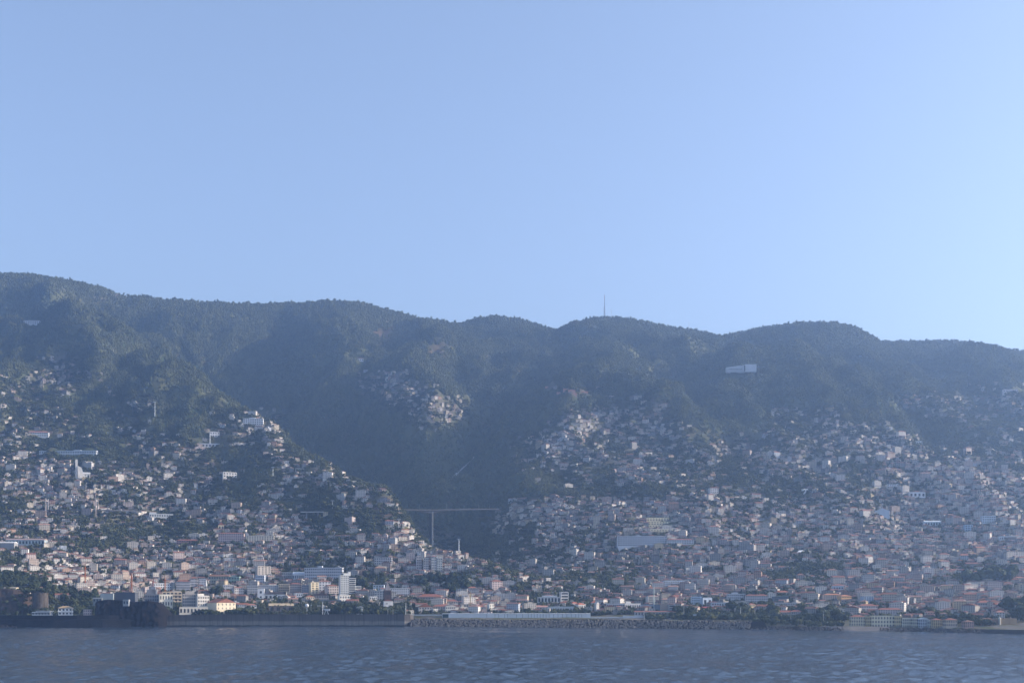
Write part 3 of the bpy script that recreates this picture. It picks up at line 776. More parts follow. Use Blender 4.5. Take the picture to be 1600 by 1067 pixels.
# high tower
r_, w, d, h = B('apartment_tower', 'tall white apartment tower of a dozen storeys with stepped balcony side', 'tower block', 531, 546, 899, 934, 2230, 16, 18, (.66,.66,.62), 'flat', RED, None, (12, 5), 0, tops=((.45,1.0,4.5),), short='the tall white apartment tower')
m = MB().box(w/2, w/2+12, -d/2+1.5, d/2, -6, h-4); m.build('wing', plaster((.66,.66,.62)), r_)
for k in range(11):
    z = h*(k+.4)/12
    m = MB(); m.box(w/2+.3, w/2+12.6, -d/2-.4, -d/2+1.4, z, z+.9); m.build('balcony', plaster((.70,.70,.66)), r_)
    MB().box(w/2+.4, w/2+11.4, -d/2+1.40, -d/2+1.55, z+1.0, z+h/12-.15).build('window', GLASS, r_)
MB().box(w/2-.2, w/2+4, -d*.2, d*.3, h, h+7).build('stair_head', plaster((.66,.66,.62)), r_)
r_, w, d, h = B('office_building', 'low white annex with long window bands right of the high tower', 'office', 554, 565, 916, 932, 2235, 12, 15, (.66,.65,.60), 'flat', RED, None, (4, 1), 1, ww=-.86, short='the banded tower annex')
# long office and hall
B('office_building', 'long white office building with four rows of windows under the hillside', 'office', 475, 535, 887, 905, 2470, 16, -4, (.46,.49,.53), 'flat', RED, None, (4, 18), 3, tops=((.34,.46,4),), short='the long white office building')
r_, w, d, h = B('sports_hall', 'pale hall with a sloping white roof in front of the long office', 'hall', 457, 481, 897, 906, 2420, 26, 4, (.50,.54,.58), 'gable_x', (.52,.56,.60), 5, (1, 8), 3, short='the pale sloping-roofed hall')
B('office_building', 'grey low wing left of the pale hall', 'office', 440, 458, 894, 903, 2450, 14, 6, (.34,.35,.35), 'flat', RED, None, (2, 6), 0)
B('apartment_block', 'tan apartment block with a sunlit cream end, left of the grey low wing', 'apartment block', 402, 424, 885, 901, 2470, 16, 28, (.55,.49,.42), 'flat', RED, None, (5, 4), 4, short='the tan apartment block')
B('apartment_block', 'bluish white apartment block under the tan one', 'apartment block', 399, 413, 899, 911, 2420, 12, 0, (.48,.52,.57), 'flat', RED, None, (3, 5), 0)
# in front of tower
B('cube_house', 'bright white cube house right of the church', 'house', 462, 474, 927, 936, 2180, 12, 30, (.80,.78,.74), 'flat', RED, None, (2, 3), 3)
B('town_house', 'cream house with red roof right of the white cube', 'house', 478, 492, 932, 941, 2150, 12, 25, (.66,.55,.42), 'hip', REDB, 2.4, (2, 4), 3)
B('villa', 'grey stone villa with a dark hipped roof and twin gables', 'villa', 490, 514, 930, 940, 2160, 14, 8, (.33,.30,.27), 'gable_y', (.09,.06,.055), 5, (2, 6), 2, short='the dark-roofed stone villa')
B('exhibition_hall', 'long grey flat hall behind the masts', 'hall', 499, 533, 937, 944, 2130, 16, 3, (.14,.16,.17), 'flat', (.40,.41,.41), None, (1, 10), 0, para=False, short='the long grey flat hall')
B('town_house', 'white house at the foot of the high tower', 'house', 530, 547, 930, 942, 2160, 12, 24, (.74,.70,.63), 'flat', RED, None, (2, 4), 3)
B('shed', 'shed with a broad tan roof behind the palms', 'shed', 420, 459, 946, 957, 2060, 20, 12, (.14,.12,.11), 'gable_x', (.45,.36,.24), 4, (1, 4), 1, short='the tan-roofed shed')
B('white_lodge', 'slim white lodge among the palms by the breakwater end', 'house', 557, 567, 948, 960, 2035, 8, 5, (.62,.62,.58), 'hip', SLATE, 2, (3, 4), 2, short='the slim white lodge')
r_, w, d, h = B('red_roof_row', 'row of flats under a long red roof behind the slim white lodge', 'house', 541, 560, 938, 946, 2140, 12, 4, (.50,.42,.38), 'gable_x', RED, 2.4, (2, 7), 1)
B('white_house', 'white house with dark flat roof left of the cathedral', 'house', 577, 590, 932, 942, 2170, 12, 18, (.62,.62,.6), 'flat', RED, None, (2, 4), 2)
# behind the cathedral
B('office_building', 'bluish white windowless-sided block behind the cathedral', 'office', 583, 600, 914, 926, 2290, 14, 0, (.45,.52,.58), 'flat', RED, None, (3, 4), 0)
B('apartment_block', 'white apartment block left behind the cathedral tower', 'apartment block', 585, 601, 923, 941, 2230, 12, 0, (.42,.43,.44), 'flat', RED, None, (5, 4), 0)
B('apartment_block', 'broad white apartment block right behind the cathedral tower', 'apartment block', 610, 640, 919, 933, 2260, 14, 8, (.56,.57,.58), 'flat', RED, None, (4, 9), 3, short='the broad white block')
# cathedral
r_ = empty('cathedral', px(606, 947, 2130), math.radians(12)); tag(r_, 'cathedral with a dark stone tower, pointed spire and whitewashed front', 'cathedral'); landmark('the cathedral tower', 606, 926); clear(r_.location.x, r_.location.y+6, 16)
st = rock_mat((.05,.038,.034), (.11,.08,.07), .4, 'dark_stone')
MB().box(-6,6,0,12,-8,27).build('bell_tower', st, r_)
m = MB(); m.face([(-4.6,1.4,27),(4.6,1.4,27),(0,6,43)]); m.face([(4.6,1.4,27),(4.6,10.6,27),(0,6,43)]); m.face([(4.6,10.6,27),(-4.6,10.6,27),(0,6,43)]); m.face([(-4.6,10.6,27),(-4.6,1.4,27),(0,6,43)]); m.build('spire', plaster((.22,.2,.2)), r_)
for x in (-3,0,3): MB().box(x-.7,x+.7,-.12,.1,19,24).build('belfry_opening', GLASS, r_)
MB().box(-8,7,-14,-1,-8,9).build('nave', plaster((.74,.72,.68)), r_)
MB().hip(-8,7,-14,-1,9,2.5,.4,gable='y').build('roof', tiles(RED), r_)
MB().box(2,4.5,-14.1,-13.9,-5,2).build('door', GLASS, r_)
MB().ring([(.9,4),(.9,5.6)],10,-3,-14).build('rose_window', GLASS, r_)
# red-roofed old town
for (u0,u1,vt,vb,Y,dp,yaw,wl,rf,rcx,rhx,wn,lab) in (
 (640,652,928,936,2180,12,10,(.62,.5,.44),'hip',RED,2.4,(2,4),'pink house with low red roof right of the broad white block'),
 (652,690,932,941,2150,22,0,(.45,.36,.32),'hip',RED,5,(2,9),'wide customs hall under a big dull red roof'),
 (668,676,930,939,2135,9,30,(.80,.60,.38),'flat',RED,None,(2,2),'tall sunlit apricot house before the wide customs hall'),  # warm wall colour carries the orange sunlight
 (654,676,948,957,2050,18,12,(.50,.46,.43),'gable_y',RED,5,(2,5),'grey gable-fronted house with a steep red roof near the pavilion'),
 (676,700,947,956,2060,14,6,(.50,.44,.40),'hip',RED,3,(2,6),'broad red-roofed house left of the long pavilion roof'),
 (690,716,939,948,2110,14,8,(.56,.50,.45),'hip',RED,3,(2,7),'pinkish row under a brick red roof uphill of the pavilion'),
 (696,712,947,957,2070,10,10,(.70,.66,.58),'flat',RED,None,(2,5),'cream flat house over the end of the long pavilion'),
 (720,745,944,953,2080,14,6,(.52,.48,.42),'flat',RED,None,(2,6),'beige flat-topped building behind the pavilion, near the yellow crane'),
 (745,760,948,956,2060,12,10,(.62,.60,.57),'hip',REDB,2.5,(2,4),'white house with orange-red roof behind the pavilion'),
 (764,773,944,956,2060,9,30,(.80,.76,.66),'flat',RED,None,(3,2),'bright narrow white house rising behind the pavilion'),
 (774,788,948,955,2060,12,14,(.60,.58,.55),'gable_y',BROWN,3,(1,4),'brown-gabled low house right of the bright narrow one'),
 (700,728,906.5,913,2410,12,0,(.56,.57,.59),'flat',RED,None,(2,8),'long white villa above the dark tree clump'),
 (731,745,918,928,2290,12,0,(.52,.46,.42),'hip',REDB,2.5,(3,4),'tall pink house with orange roof right of the dark tree clump'),
 (756,770,926,934,2220,12,0,(.40,.40,.41),'flat',RED,None,(2,4),'grey block uphill of the bright narrow house'),
 (768,786,908,921,2350,14,22,(.62,.50,.46),'hip',RED,3,(4,4),'salmon apartment house with cream balconies under the ravine')):
    B('town_house', lab, 'house', u0, u1, vt, vb, Y, dp, yaw, wl, rf, rcx, rhx, wn, 2)
landmark('the wide customs hall', 671, 936); landmark('the long white villa', 714, 910)
for i, (u, lab) in enumerate(((655,'first and most shaded of four narrow apartment towers on the valley lip'),(666,'second of four narrow apartment towers, cream'),(678,'third of four narrow apartment towers, with pink roof'),(687,'last of four narrow apartment towers, nearest the ravine'))):
    B('apartment_tower', lab, 'tower block', u-4.5, u+4.5, 869+i%2*3, 893, 2440-8*i, 12, 8, (.50-.02*i,.46,.44), 'flat' if i != 2 else 'hip', RED, 2, (6, 3), 2, group='narrow apartment towers')
landmark('the four narrow towers', 670, 880)
B('apartment_block', 'white block of flats above the four narrow towers', 'apartment block', 585, 612, 871, 886, 2520, 14, 0, (.50,.49,.48), 'flat', RED, None, (4, 8), 2, short='the white valley-slope flats')
# long pavilion terminal
r_, w, d, h = B('ferry_terminal', 'very long low pale metal pavilion behind the concrete block slope', 'terminal', 691, 923, 958.3, 967, 2016, 18, 1.2, (.66,.70,.74), 'flat', (.74,.76,.78), None, None, 0, para=False, short='the long pale pavilion', keep=.2, fix=True)
MB().box(-w/2+.5, -w/2+10, -d/2-.15, -d/2-.02, .6, h-.6).build('glazed_end', flat((.03,.07,.08), .2), r_)
for x in (-.20,-.145,-.12,-.08,-.06,.00,.04,.08,.10,.12,.14,.16,.18,.20,.22,.25,.28,.31,.34,.37,.40,.42,.44):
    MB().box(w*x-.28, w*x+.28, -d/2-.14, -d/2-.02, .3, h-.5).build('glazing_strip', flat((.12,.15,.18), .3), r_)
MB().box(-w/2+10, w/2, -d/2-.9, -d/2-.02, h-.35, h+.05).build('eaves', flat((.75,.77,.78), .6), r_)
r_, w, d, h = B('walkway', 'thin white covered walkway right of the long pavilion', 'walkway', 923, 975, 963.8, 964.8, 2005, 5, 0, (.62,.64,.66), 'flat', (.62,.64,.66), None, None, 0, para=False, fix=True, deep=.4)
for k in range(9): MB().box(-w/2+w*(k+.5)/9-.15, -w/2+w*(k+.5)/9+.15, -d/2+.1, -d/2+.4, -6, 0).build('post', flat((.55,.57,.6)), r_)
r_, w, d, h = B('walkway', 'thin white walkway roof between breakwater end and pavilion', 'walkway', 626, 690, 960.0, 961.0, 2022, 6, 0, (.50,.52,.54), 'flat', (.5,.52,.54), None, None, 0, para=False, fix=True, deep=.4)
for k in range(8): MB().box(-w/2+w*(k+.5)/8-.15, -w/2+w*(k+.5)/8+.15, -d/2+.1, -d/2+.4, -9, 0).build('post', flat((.45,.47,.5)), r_)
B('white_store', 'small plain white store at the end of the covered walkway', 'store', 974, 1007, 962, 968, 2000, 10, 0, (.55,.58,.62), 'flat', RED, None, None, 0, para=False, short='the plain white store', fix=True)
# centre right
B('office_building', 'white office with a row of tall dark windows', 'office', 840, 876, 933, 946, 2170, 16, 0, (.54,.55,.55), 'flat', RED, None, (1, 7), 0, ww=-.55, wh=6.5, zb=5, tops=((.2,.85,3.5),), short='the tall-windowed white office')
r_, w, d, h = B('office_tower', 'white slab with four open dark decks beside the tall-windowed office', 'office', 876, 889, 925, 943, 2165, 14, 10, (.60,.59,.57), 'flat', RED, None, (4, 1), 1, ww=-.82, wh=2.6, short='the four-decked white slab')
B('museum', 'modern white building with a dark recess and glass front', 'museum', 855, 898, 948, 958, 2060, 18, 0, (.54,.56,.57), 'flat', RED, None, (1, 11), 0, ww=-.5, wh=5, short='the modern white museum')
B('market_hall', 'long low pink-roofed hall behind the long pavilion', 'hall', 812, 856, 948, 955, 2080, 16, 0, (.50,.47,.45), 'gable_x', (.44,.24,.19), 2.6, (1, 10), 0, short='the pink-roofed hall')
B('town_house', 'white house with a bright orange-red roof right of the modern museum', 'house', 902, 916, 944, 952, 2120, 14, 25, (.78,.74,.68), 'hip', (.50,.15,.08), 3, (1, 4), 3)
B('town_house', 'smaller white house with orange-red roof next to the four-decked slab', 'house', 893, 904, 942, 948, 2140, 12, 25, (.74,.70,.64), 'hip', (.50,.15,.08), 2.5, (1, 3), 2)
B('town_house', 'low house with a scarlet roof among shrubs', 'house', 924, 938, 941, 945, 2170, 12, 10, (.6,.55,.5), 'hip', (.50,.15,.08), 2.5, (1, 4), 2)
r_, w, d, h = B('office_building', 'white office with two long rows of dark windows', 'office', 948, 976, 943, 954, 2130, 14, 0, (.60,.60,.60), 'flat', RED, None, (2, 9), 0, ww=-.72, short='the long-windowed white office')
B('office_building', 'white stepped wing right of the long-windowed office', 'office', 976, 1002, 943, 951, 2130, 12, 14, (.66,.64,.62), 'flat', RED, None, (1, 7), 3, tops=((.1,.4,4),))
B('warehouse', 'grey block with dark sides near the pale green mast', 'warehouse', 1002, 1023, 945, 954, 2090, 14, 0, (.36,.41,.46), 'flat', RED, None, (1, 3), 0)
B('theatre_box', 'windowless tan box beside a slate one behind the hedge', 'hall', 1032, 1045, 944, 955, 2070, 16, 0, (.40,.33,.27), 'flat', RED, None, None, 0, short='the windowless tan box')
B('theatre_box', 'windowless slate-blue box left of the tan box', 'hall', 1023, 1032, 945, 955, 2068, 16, 0, (.20,.25,.30), 'flat', RED, None, None, 0)
B('office_building', 'grey building with dark window bands right of the tan box', 'office', 1045, 1056, 945, 956, 2065, 14, 0, (.34,.33,.32), 'flat', RED, None, (3, 1), 0, ww=-.8)
B('market_hall', 'long low grey building with a thin red roof behind a hedge', 'hall', 992, 1056, 955.5, 962, 1990, 14, 0, (.37,.38,.38), 'gable_x', RED, 1.5, (1, 14), 0, short='the thin red-roofed low building')
B('stone_arch_ruin', 'pale sculptural concrete stair rising from shrubs', 'sculpture', 931, 937, 943, 958, 2090, 6, 30, (.60,.57,.52), 'gable_y', (.6,.57,.52), 3, None, 0)
B('apartment_block', 'bluish white apartment block with staggered dark windows', 'apartment block', 1081, 1097, 932.5, 947, 2090, 14, 0, (.50,.58,.66), 'flat', RED, None, (4, 5), 0, left=True, short='the bluish apartment block')
B('apartment_block', 'plain pale blue wing with two white fins', 'apartment block', 1097, 1114, 934, 947, 2090, 12, 20, (.46,.54,.63), 'flat', RED, None, (1, 2), 1)
B('apartment_block', 'low white block of four bays right of the blue wing', 'apartment block', 1112, 1139, 941.5, 951, 2060, 12, 0, (.50,.56,.62), 'flat', RED, None, (2, 7), 0)
B('apartment_block', 'white apartment house with many square windows, left half of the long row', 'apartment block', 1136, 1165, 928, 943, 2110, 14, -6, (.54,.55,.57), 'flat', RED, None, (4, 9), 0, left=True, tops=((.25,.6,3),), short='the long white apartment row')
B('apartment_block', 'pinkish apartment house, right half of the long row', 'apartment block', 1165, 1200, 930, 945, 2090, 14, -6, (.52,.50,.51), 'hip', RED, 2.2, (4, 10), 0)
B('market_hall', 'hall with a scarlet metal roof behind trees', 'hall', 1098, 1122, 949.5, 953, 2030, 14, 0, (.4,.3,.27), 'gable_x', (.40,.09,.06), 2.5, (1, 6), 0, short='the scarlet-roofed hall')
B('sea_club', 'low white and grey clubhouse with strip windows on the promenade', 'clubhouse', 1083, 1130, 960, 968.5, 1930, 14, 0, (.52,.58,.62), 'flat', RED, None, (1, 12), 0, ww=-.7, wh=1.8, zb=3, short='the promenade clubhouse', fix=True)
B('town_house', 'ochre house with red roof among trees above the sea wall', 'house', 1170, 1182, 944, 953, 2020, 12, 25, (.66,.56,.38), 'hip', RED, 2.5, (2, 4), 3)
B('assembly_hall', 'wide hall under a large hipped red roof uphill of the pale green mast', 'hall', 1046, 1070, 933, 938, 2230, 22, 0, (.5,.46,.44), 'hip', RED, 5, (1, 7), 0, short='the large red-roofed hall')
B('apartment_block', 'bluish white apartment block with stepped terraces above the red-roofed hall', 'apartment block', 1036, 1073, 907.5, 917, 2400, 14, 10, (.52,.56,.62), 'flat', RED, None, (3, 10), 2, balc=True)  # even bluish white wall colour
B('apartment_block', 'small terraced white block near the pale green mast top', 'apartment block', 1012, 1030, 932, 945, 2160, 12, 15, (.48,.48,.45), 'flat', RED, None, (4, 2), 2, ww=-.8)
# right
B('apartment_block', 'long apricot apartment building with orange roof', 'apartment block', 1287, 1314, 929, 941, 2090, 14, -6, (.64,.50,.40), 'hip', (.46,.20,.10), 2.2, (4, 8), 0, left=True, short='the apricot apartment building')
B('apartment_block', 'orange end block of the apricot building', 'apartment block', 1313, 1332, 931, 942, 2075, 14, 16, (.70,.45,.22), 'hip', (.46,.20,.10), 2.2, (3, 6), 3)  # deeper orange wall than the apricot part
B('apartment_block', 'sky-blue apartment block with dark square windows uphill of the hotel row', 'apartment block', 1349, 1366, 932, 945, 2050, 14, 8, (.36,.43,.52), 'flat', RED, None, (4, 4), 2, short='the sky-blue block')
B('office_building', 'dark glass office with thin floor bands', 'office', 1209, 1232, 932, 941, 2130, 14, 0, (.16,.20,.24), 'flat', RED, None, (3, 1), 0, ww=-.94, short='the dark glass office')
B('villa', 'wide white villa with red roofs above the dark glass office', 'villa', 1213, 1236, 925, 932, 2180, 14, 10, (.55,.5,.47), 'hip', RED, 3, (2, 7), 2)
B('apartment_block', 'long grey-white three-storey row below the dark glass office', 'apartment block', 1212, 1246, 942, 951, 2050, 12, 0, (.44,.45,.46), 'flat', RED, None, (3, 9), 0)
B('town_house', 'row of white houses with red roofs near the seafront trees, left half', 'house', 1216, 1236, 956, 965, 1930, 12, 0, (.55,.48,.45), 'gable_x', RED, 2.6, (2, 6), 1, left=True)
B('town_house', 'row of white houses with red roofs near the seafront trees, right half', 'house', 1236, 1257, 955, 964, 1930, 12, 4, (.52,.5,.5), 'hip', RED, 2.4, (2, 6), 2)
B('apartment_block', 'blue-grey house with white lower storey, uphill of the apricot building', 'apartment block', 1302, 1318, 916, 926, 2200, 12, 0, (.46,.54,.62), 'flat', RED, None, (2, 4), 0)
B('white_house', 'small bright white house with three dark windows alone among trees', 'house', 1265, 1277, 900, 904.5, 2330, 9, 14, (.82,.80,.77), 'hip', RED, 2, (1, 3), 2, short='the lone bright white house')
r_ = empty('marquee', px(1252, 872.5, 2500)); r_.location.z = float(ground(np.array([r_.location.x]), np.array([2500.]))[0])+4; tag(r_, 'bright white tent roof among dark trees', 'marquee'); landmark('the bright white tent roof', 1252, 871)
MB().hip(-8.5,8.5,-5,5,0,4,0).build('canvas', plaster((.85,.84,.82)), r_)
for sx in (-7,7):
    for sy in (-4,4): MB().box(sx-.15,sx+.15,sy-.15,sy+.15,-6,0).build('pole', flat((.6,.6,.6)), r_)
for (u0,u1,vt,vb,wl,rf,rcx,wn,lab) in (
 (1330,1352,963,978,(.62,.54,.38),'hip',RED,(3,6),'pale ochre seafront house left of the yellow hotel'),
 (1353,1362,963.5,979,(.56,.45,.24),'flat',RED,(3,3),'deep yellow bay at the start of the seafront hotel row'),
 (1362,1398,962.5,980,(.70,.62,.44),'flat',RED,(3,8),'long cream section of the seafront hotel row with arches'),
 (1398,1410,963,980,(.55,.45,.25),'flat',RED,(3,4),'mustard yellow bay in the middle of the seafront hotel row'),
 (1410,1428,966,980.5,(.62,.58,.46),'flat',RED,(3,6),'pale cream bay right of the mustard one'),
 (1428,1438,966,981,(.58,.55,.42),'flat',RED,(3,3),'lemon bay of the seafront hotel row'),
 (1438,1452,967,981,(.48,.52,.56),'gable_y',(.45,.49,.52),(3,4),'bluish white gabled end of the seafront hotel row'),
 (1452,1458,970,981,(.52,.54,.50),'flat',RED,(2,2),'narrow grey house closing the seafront hotel row'),
 (1458,1472,968,981,(.60,.46,.24),'hip',RED,(3,4),'ochre house with a red roof right of the hotel row'),
 (1478,1496,968,979,(.54,.44,.34),'hip',RED,(2,5),'tan house with a red roof behind a dark tree'),
 (1508,1522,971,980,(.40,.26,.21),'hip',BROWN,(2,4),'brick red house left of the old fort')):
    um = (u0+u1)/2; yy = float(shore_y(um))+42
    B('seafront_house', lab, 'house', u0, u1, vt, vb, yy, 13, -3 if um < 1400 else 2, wl, rf, rcx, 2.2, wn, 2, ww=-.42, wh=2.6, left=True, group='seafront row houses', fix=True)
landmark('the yellow seafront hotel row', 1400, 970)
B('apartment_block', 'white block with red roof stepping up behind the seafront hotel', 'apartment block', 1342, 1372, 946, 958, 1880, 14, 6, (.60,.52,.50), 'hip', RED, 2.6, (3, 8), 2, left=True)
B('apartment_block', 'long pink terrace behind the seafront hotel', 'apartment block', 1372, 1410, 952, 962, 1840, 12, 0, (.50,.44,.43), 'hip', RED, 2.4, (3, 10), 0)
B('villa', 'cream villa with columns and rows of tall windows', 'villa', 1509, 1526, 939.5, 951, 1900, 14, 0, (.60,.55,.43), 'flat', RED, None, (2, 6), 2, ww=-.5, wh=4, left=True, short='the columned cream villa')
B('villa', 'grey-pink mansion right of the columned villa', 'villa', 1528, 1557, 941, 952, 1895, 14, 0, (.46,.43,.42), 'hip', RED, 3, (2, 8), 1, left=True)
B('apartment_block', 'pink row under long red roofs by the domed church', 'apartment block', 1556, 1575, 944, 956, 1870, 12, 0, (.52,.42,.40), 'gable_x', RED, 3, (2, 6), 1)
B('apartment_block', 'pink row right of the domed church', 'apartment block', 1581, 1612, 948, 957, 1870, 12, 0, (.52,.42,.40), 'gable_x', RED, 3, (2, 8), 1)
r_ = empty('church', px(1577, 958, 1850)); tag(r_, 'white church tower with a small pale dome and lantern near the old fort', 'church'); landmark('the domed church tower', 1577, 948)
MB().box(-3.4,3.4,-3.4,3.4,-4,10.5).build('bell_tower', plaster((.60,.62,.64)), r_)
MB().ring([(3.5,10.5),(3.4,11.2),(3.1,12.6),(2.3,14),(1.0,15),(.6,15.3),(.6,16.6),(.1,18.5)], 14).build('dome', plaster((.48,.54,.58)), r_)
for x in (-1.4,1.4): MB().box(x-.6,x+.6,-3.5,-3.3,5.5,9).build('belfry_opening', GLASS, r_)
# old fort at the right end
r_ = empty('old_fort', px(1565, 984, 1648)); tag(r_, 'ochre old fort with a turret above stone sea walls', 'fort'); landmark('the ochre old fort', 1565, 974); clear(r_.location.x, r_.location.y+12, 34)
om = plaster((.36,.25,.14), var=.3); gm = plaster((.30,.29,.26), var=.3)
MB().box(-24,-1,8,24,-4,13).build('bastion', plaster((.30,.20,.14), var=.3), r_); MB().box(0,22,6,26,-4,15).build('keep', om, r_)
MB().box(-36,1,-2,7.8,-6,4.5).build('sea_bastion', gm, r_); MB().box(1.02,19,-3,5.8,-6,6).build('sea_bastion', plaster((.46,.38,.26), var=.3), r_)
MB().ring([(1.5,5),(1.5,13),(1.8,13.2),(1.8,15),(.1,17)],10,-.4,5.5).build('turret', plaster((.5,.46,.38)), r_)
MB().hip(-23,-2,9,23,13,2.5,.3).build('roof', tiles(BROWN), r_)
MB().box(-24.4,-.6,7.8,8.1,13,14).build('parapet', om, r_)
for k in range(6): MB().box(-22+3.4*k,-21+3.4*k,7.9,8.2,6,8).build('window', GLASS, r_)
B('garden_wall', 'long pale garden wall ending in a white gatehouse under big trees', 'wall', 1518, 1566, 917, 921, 2170, 2, 0, (.40,.42,.40), 'flat', RED, None, None, 0, short='the long pale garden wall')
B('gatehouse', 'white gatehouse at the end of the pale garden wall', 'house', 1560, 1567, 916, 921.5, 2160, 6, 10, (.74,.70,.60), 'flat', RED, None, (1, 2), 1)
B('villa', 'grey windowless garden block above the old fort', 'villa', 1495, 1511, 959, 966, 1790, 10, 0, (.26,.29,.32), 'flat', RED, None, None, 0)
# ---- hillside ----------------------------------------------------------------
r_, w, d, h = B('convent', 'large pale slab building with a tapering side, high on the wooded hill', 'institution', 1164, 1182, 569.5, 578.5, cast1(1171,579)-30, 22, 0, (.50,.53,.56), 'flat', RED, None, None, 0, short='the pale slab on the wooded hill', fix=True, deep=5)
m = MB(); L = 56.0; hl = h*.42
q = [(-w/2-.1,-d/2+1,-6),(-w/2-L,-d/2+7,-5),(-w/2-L,-d/2+7,hl+3),(-w/2-.1,-d/2+1,h-1)]; k = [(x, y+14, z) for x, y, z in q]
m.face(q[::-1]); m.face(k); m.face([q[3],q[2],k[2],k[3]][::-1]); m.face([q[1],k[1],k[2],q[2]][::-1]); m.face([q[0],q[3],k[3],k[0]])
m.build('wing', plaster((.44,.47,.50)), r_)
MB().box(-w/2-L*.9, -w/2-8, -d/2+.2, -d/2+1.0, h*.16, h*.22).build('window_band', GLASS, r_)
for k in range(7): clear(r_.location.x-w/2-L*k/6, r_.location.y-10, 20)
for k in range(3): clear(r_.location.x-w*.3+w*.3*k, r_.location.y-14, 18)
MB().box(-w/2-2.5,-w/2+.5,-d/2-2.3,-d/2-1.2,-3,h-3).build('entrance_recess', GLASS, r_)
B('lodge', 'white lodge alone on the dark upper slope', 'lodge', 37, 63, 501, 507, None, 10, 0, (.62,.64,.66), 'flat', RED, None, (2, 9), 1, short='the lone white upper lodge', deep=3)
B('school', 'long white school with two rows of windows across the hillside', 'school', 60, 151, 704.5, 713, None, 14, -3, (.52,.56,.60), 'flat', RED, None, (2, 24), 2, tops=((.6,.72,3),), short='the long white hillside school')
r_, w, d, h = B('hill_church', 'modern pale church with a tall slim tower and swept roof', 'church', 119, 141, 740, 747, None, 26, 18, (.56,.56,.52), 'gable_x', (.52,.52,.5), 5, (1, 4), 2, short='the swept-roof hillside church')
MB().box(-w/2-2,-w/2+3,-d/2,-d/2+5,-3,43).build('bell_tower', plaster((.60,.58,.54)), r_)
m = MB()
for yy in (-d/2-1.5, -d/2+1.5): m.face([(-w/2+3,yy,0),(-w/2+24,yy,0),(-w/2+15,yy,12),(-w/2+11,yy,25),(-w/2+3,yy,28)])
m.face([(-w/2+3,-d/2-1.5,28),(-w/2+11,-d/2-1.5,25),(-w/2+11,-d/2+1.5,25),(-w/2+3,-d/2+1.5,28)]); m.face([(-w/2+11,-d/2-1.5,25),(-w/2+15,-d/2-1.5,12),(-w/2+15,-d/2+1.5,12),(-w/2+11,-d/2+1.5,25)]); m.face([(-w/2+15,-d/2-1.5,12),(-w/2+24,-d/2-1.5,0),(-w/2+24,-d/2+1.5,0),(-w/2+15,-d/2+1.5,12)])
m.build('swept_front', plaster((.66,.63,.57)), r_)
B('institution', 'white three-storey building with a sunlit end below the twin-pylon bridge', 'institution', 234, 270, 803, 813, None, 14, 16, (.54,.56,.56), 'flat', RED, None, (2, 10), 3, tops=((0,.3,4),), short='the white under-bridge institute')
B('hotel', 'wide dusky pink hotel on the mid slope', 'hotel', 341, 381, 833, 847, None, 14, 2, (.52,.40,.37), 'hip', RED, 2, (4, 12), 2, short='the dusky pink hotel')
B('hotel', 'cream hotel of three rows below the spur, right of the pink one', 'hotel', 385, 428, 837, 846, None, 12, 6, (.60,.56,.46), 'flat', RED, None, (3, 11), 3, short='the cream slope hotel')
B('factory', 'pale blue factory with long roof among red roofs', 'factory', 9, 69, 843, 852, None, 20, 2, (.38,.44,.46), 'gable_x', (.36,.25,.22), 3, (1, 12), 0, short='the pale blue factory')
B('stadium_roof', 'building with a broad slanting pale canopy at the far left', 'hall', -6, 22, 848, 858, None, 20, 0, (.30,.30,.30), 'gable_x', (.60,.60,.58), 3, None, 0)
B('institution', 'cream chapel with a pointed gable above the pink hotel', 'chapel', 341, 350, 820, 828, None, 12, 15, (.70,.60,.40), 'gable_y', RED, 6, (1, 2), 1)
B('institution', 'rust-red long building below the dark grove', 'institution', 276, 309, 844, 850, None, 12, 3, (.36,.20,.18), 'hip', RED, 2.5, (2, 9), 2)
B('institution', 'red-roofed white institute below the upper left village', 'institution', 44, 75, 675, 682, None, 14, 6, (.58,.60,.62), 'hip', (.40,.14,.10), 3, (2, 9), 2, short='the red-roofed upper institute')
B('hotel', 'white flat-roofed hotel at the spur crest', 'hotel', 380, 411, 654, 664, None, 14, 4, (.60,.62,.64), 'flat', RED, None, (3, 9), 2, tops=((.3,.6,3),), short='the white crest hotel')
B('institution', 'white cube and long retaining block below the crest hotel', 'institution', 300, 346, 693, 699, None, 10, 8, (.46,.48,.50), 'flat', RED, None, (1, 9), 1)
B('cube_house', 'white cube house beside a cable pylon on the spur', 'house', 328, 343, 675, 683, None, 12, 15, (.62,.63,.64), 'flat', RED, None, (2, 4), 2)
B('cube_house', 'white sunlit cube pair on the dark spur slope', 'house', 349, 370, 738, 746, None, 12, 25, (.66,.64,.60), 'flat', RED, None, (2, 5), 2)
r_, w, d, h = B('hospital', 'very long white hospital of many storeys across the right-hand slope', 'hospital', 965, 1042, 838, 853, None, 18, 0, (.60,.62,.66), 'flat', RED, None, (5, 20), 0, ww=-.62, wh=2.2, tops=((.4,.46,3),), short='the very long white hospital')
B('hospital_wing', 'lower right wing of the long white hospital', 'hospital', 1042, 1084, 843, 853, 2665, 14, 0, (.52,.54,.57), 'hip', RED, 2.2, (3, 11), 0)
for k, (u0,u1,vt,vb) in enumerate(((1010,1046,809,814),(1012,1048,815,820),(1014,1050,821,826),(1016,1052,827,832))):
    B('terraced_flats', ('top','second','third','lowest')[k]+' tier of the bright cream terraced flats', 'apartment block', u0, u1, vt, vb, None, 9, 9, (.66,.60,.42), 'flat', RED, None, (2, 8), 3, group='terraced flats', deep=3, balc=True)
landmark('the cream terraced flats', 1030, 820)
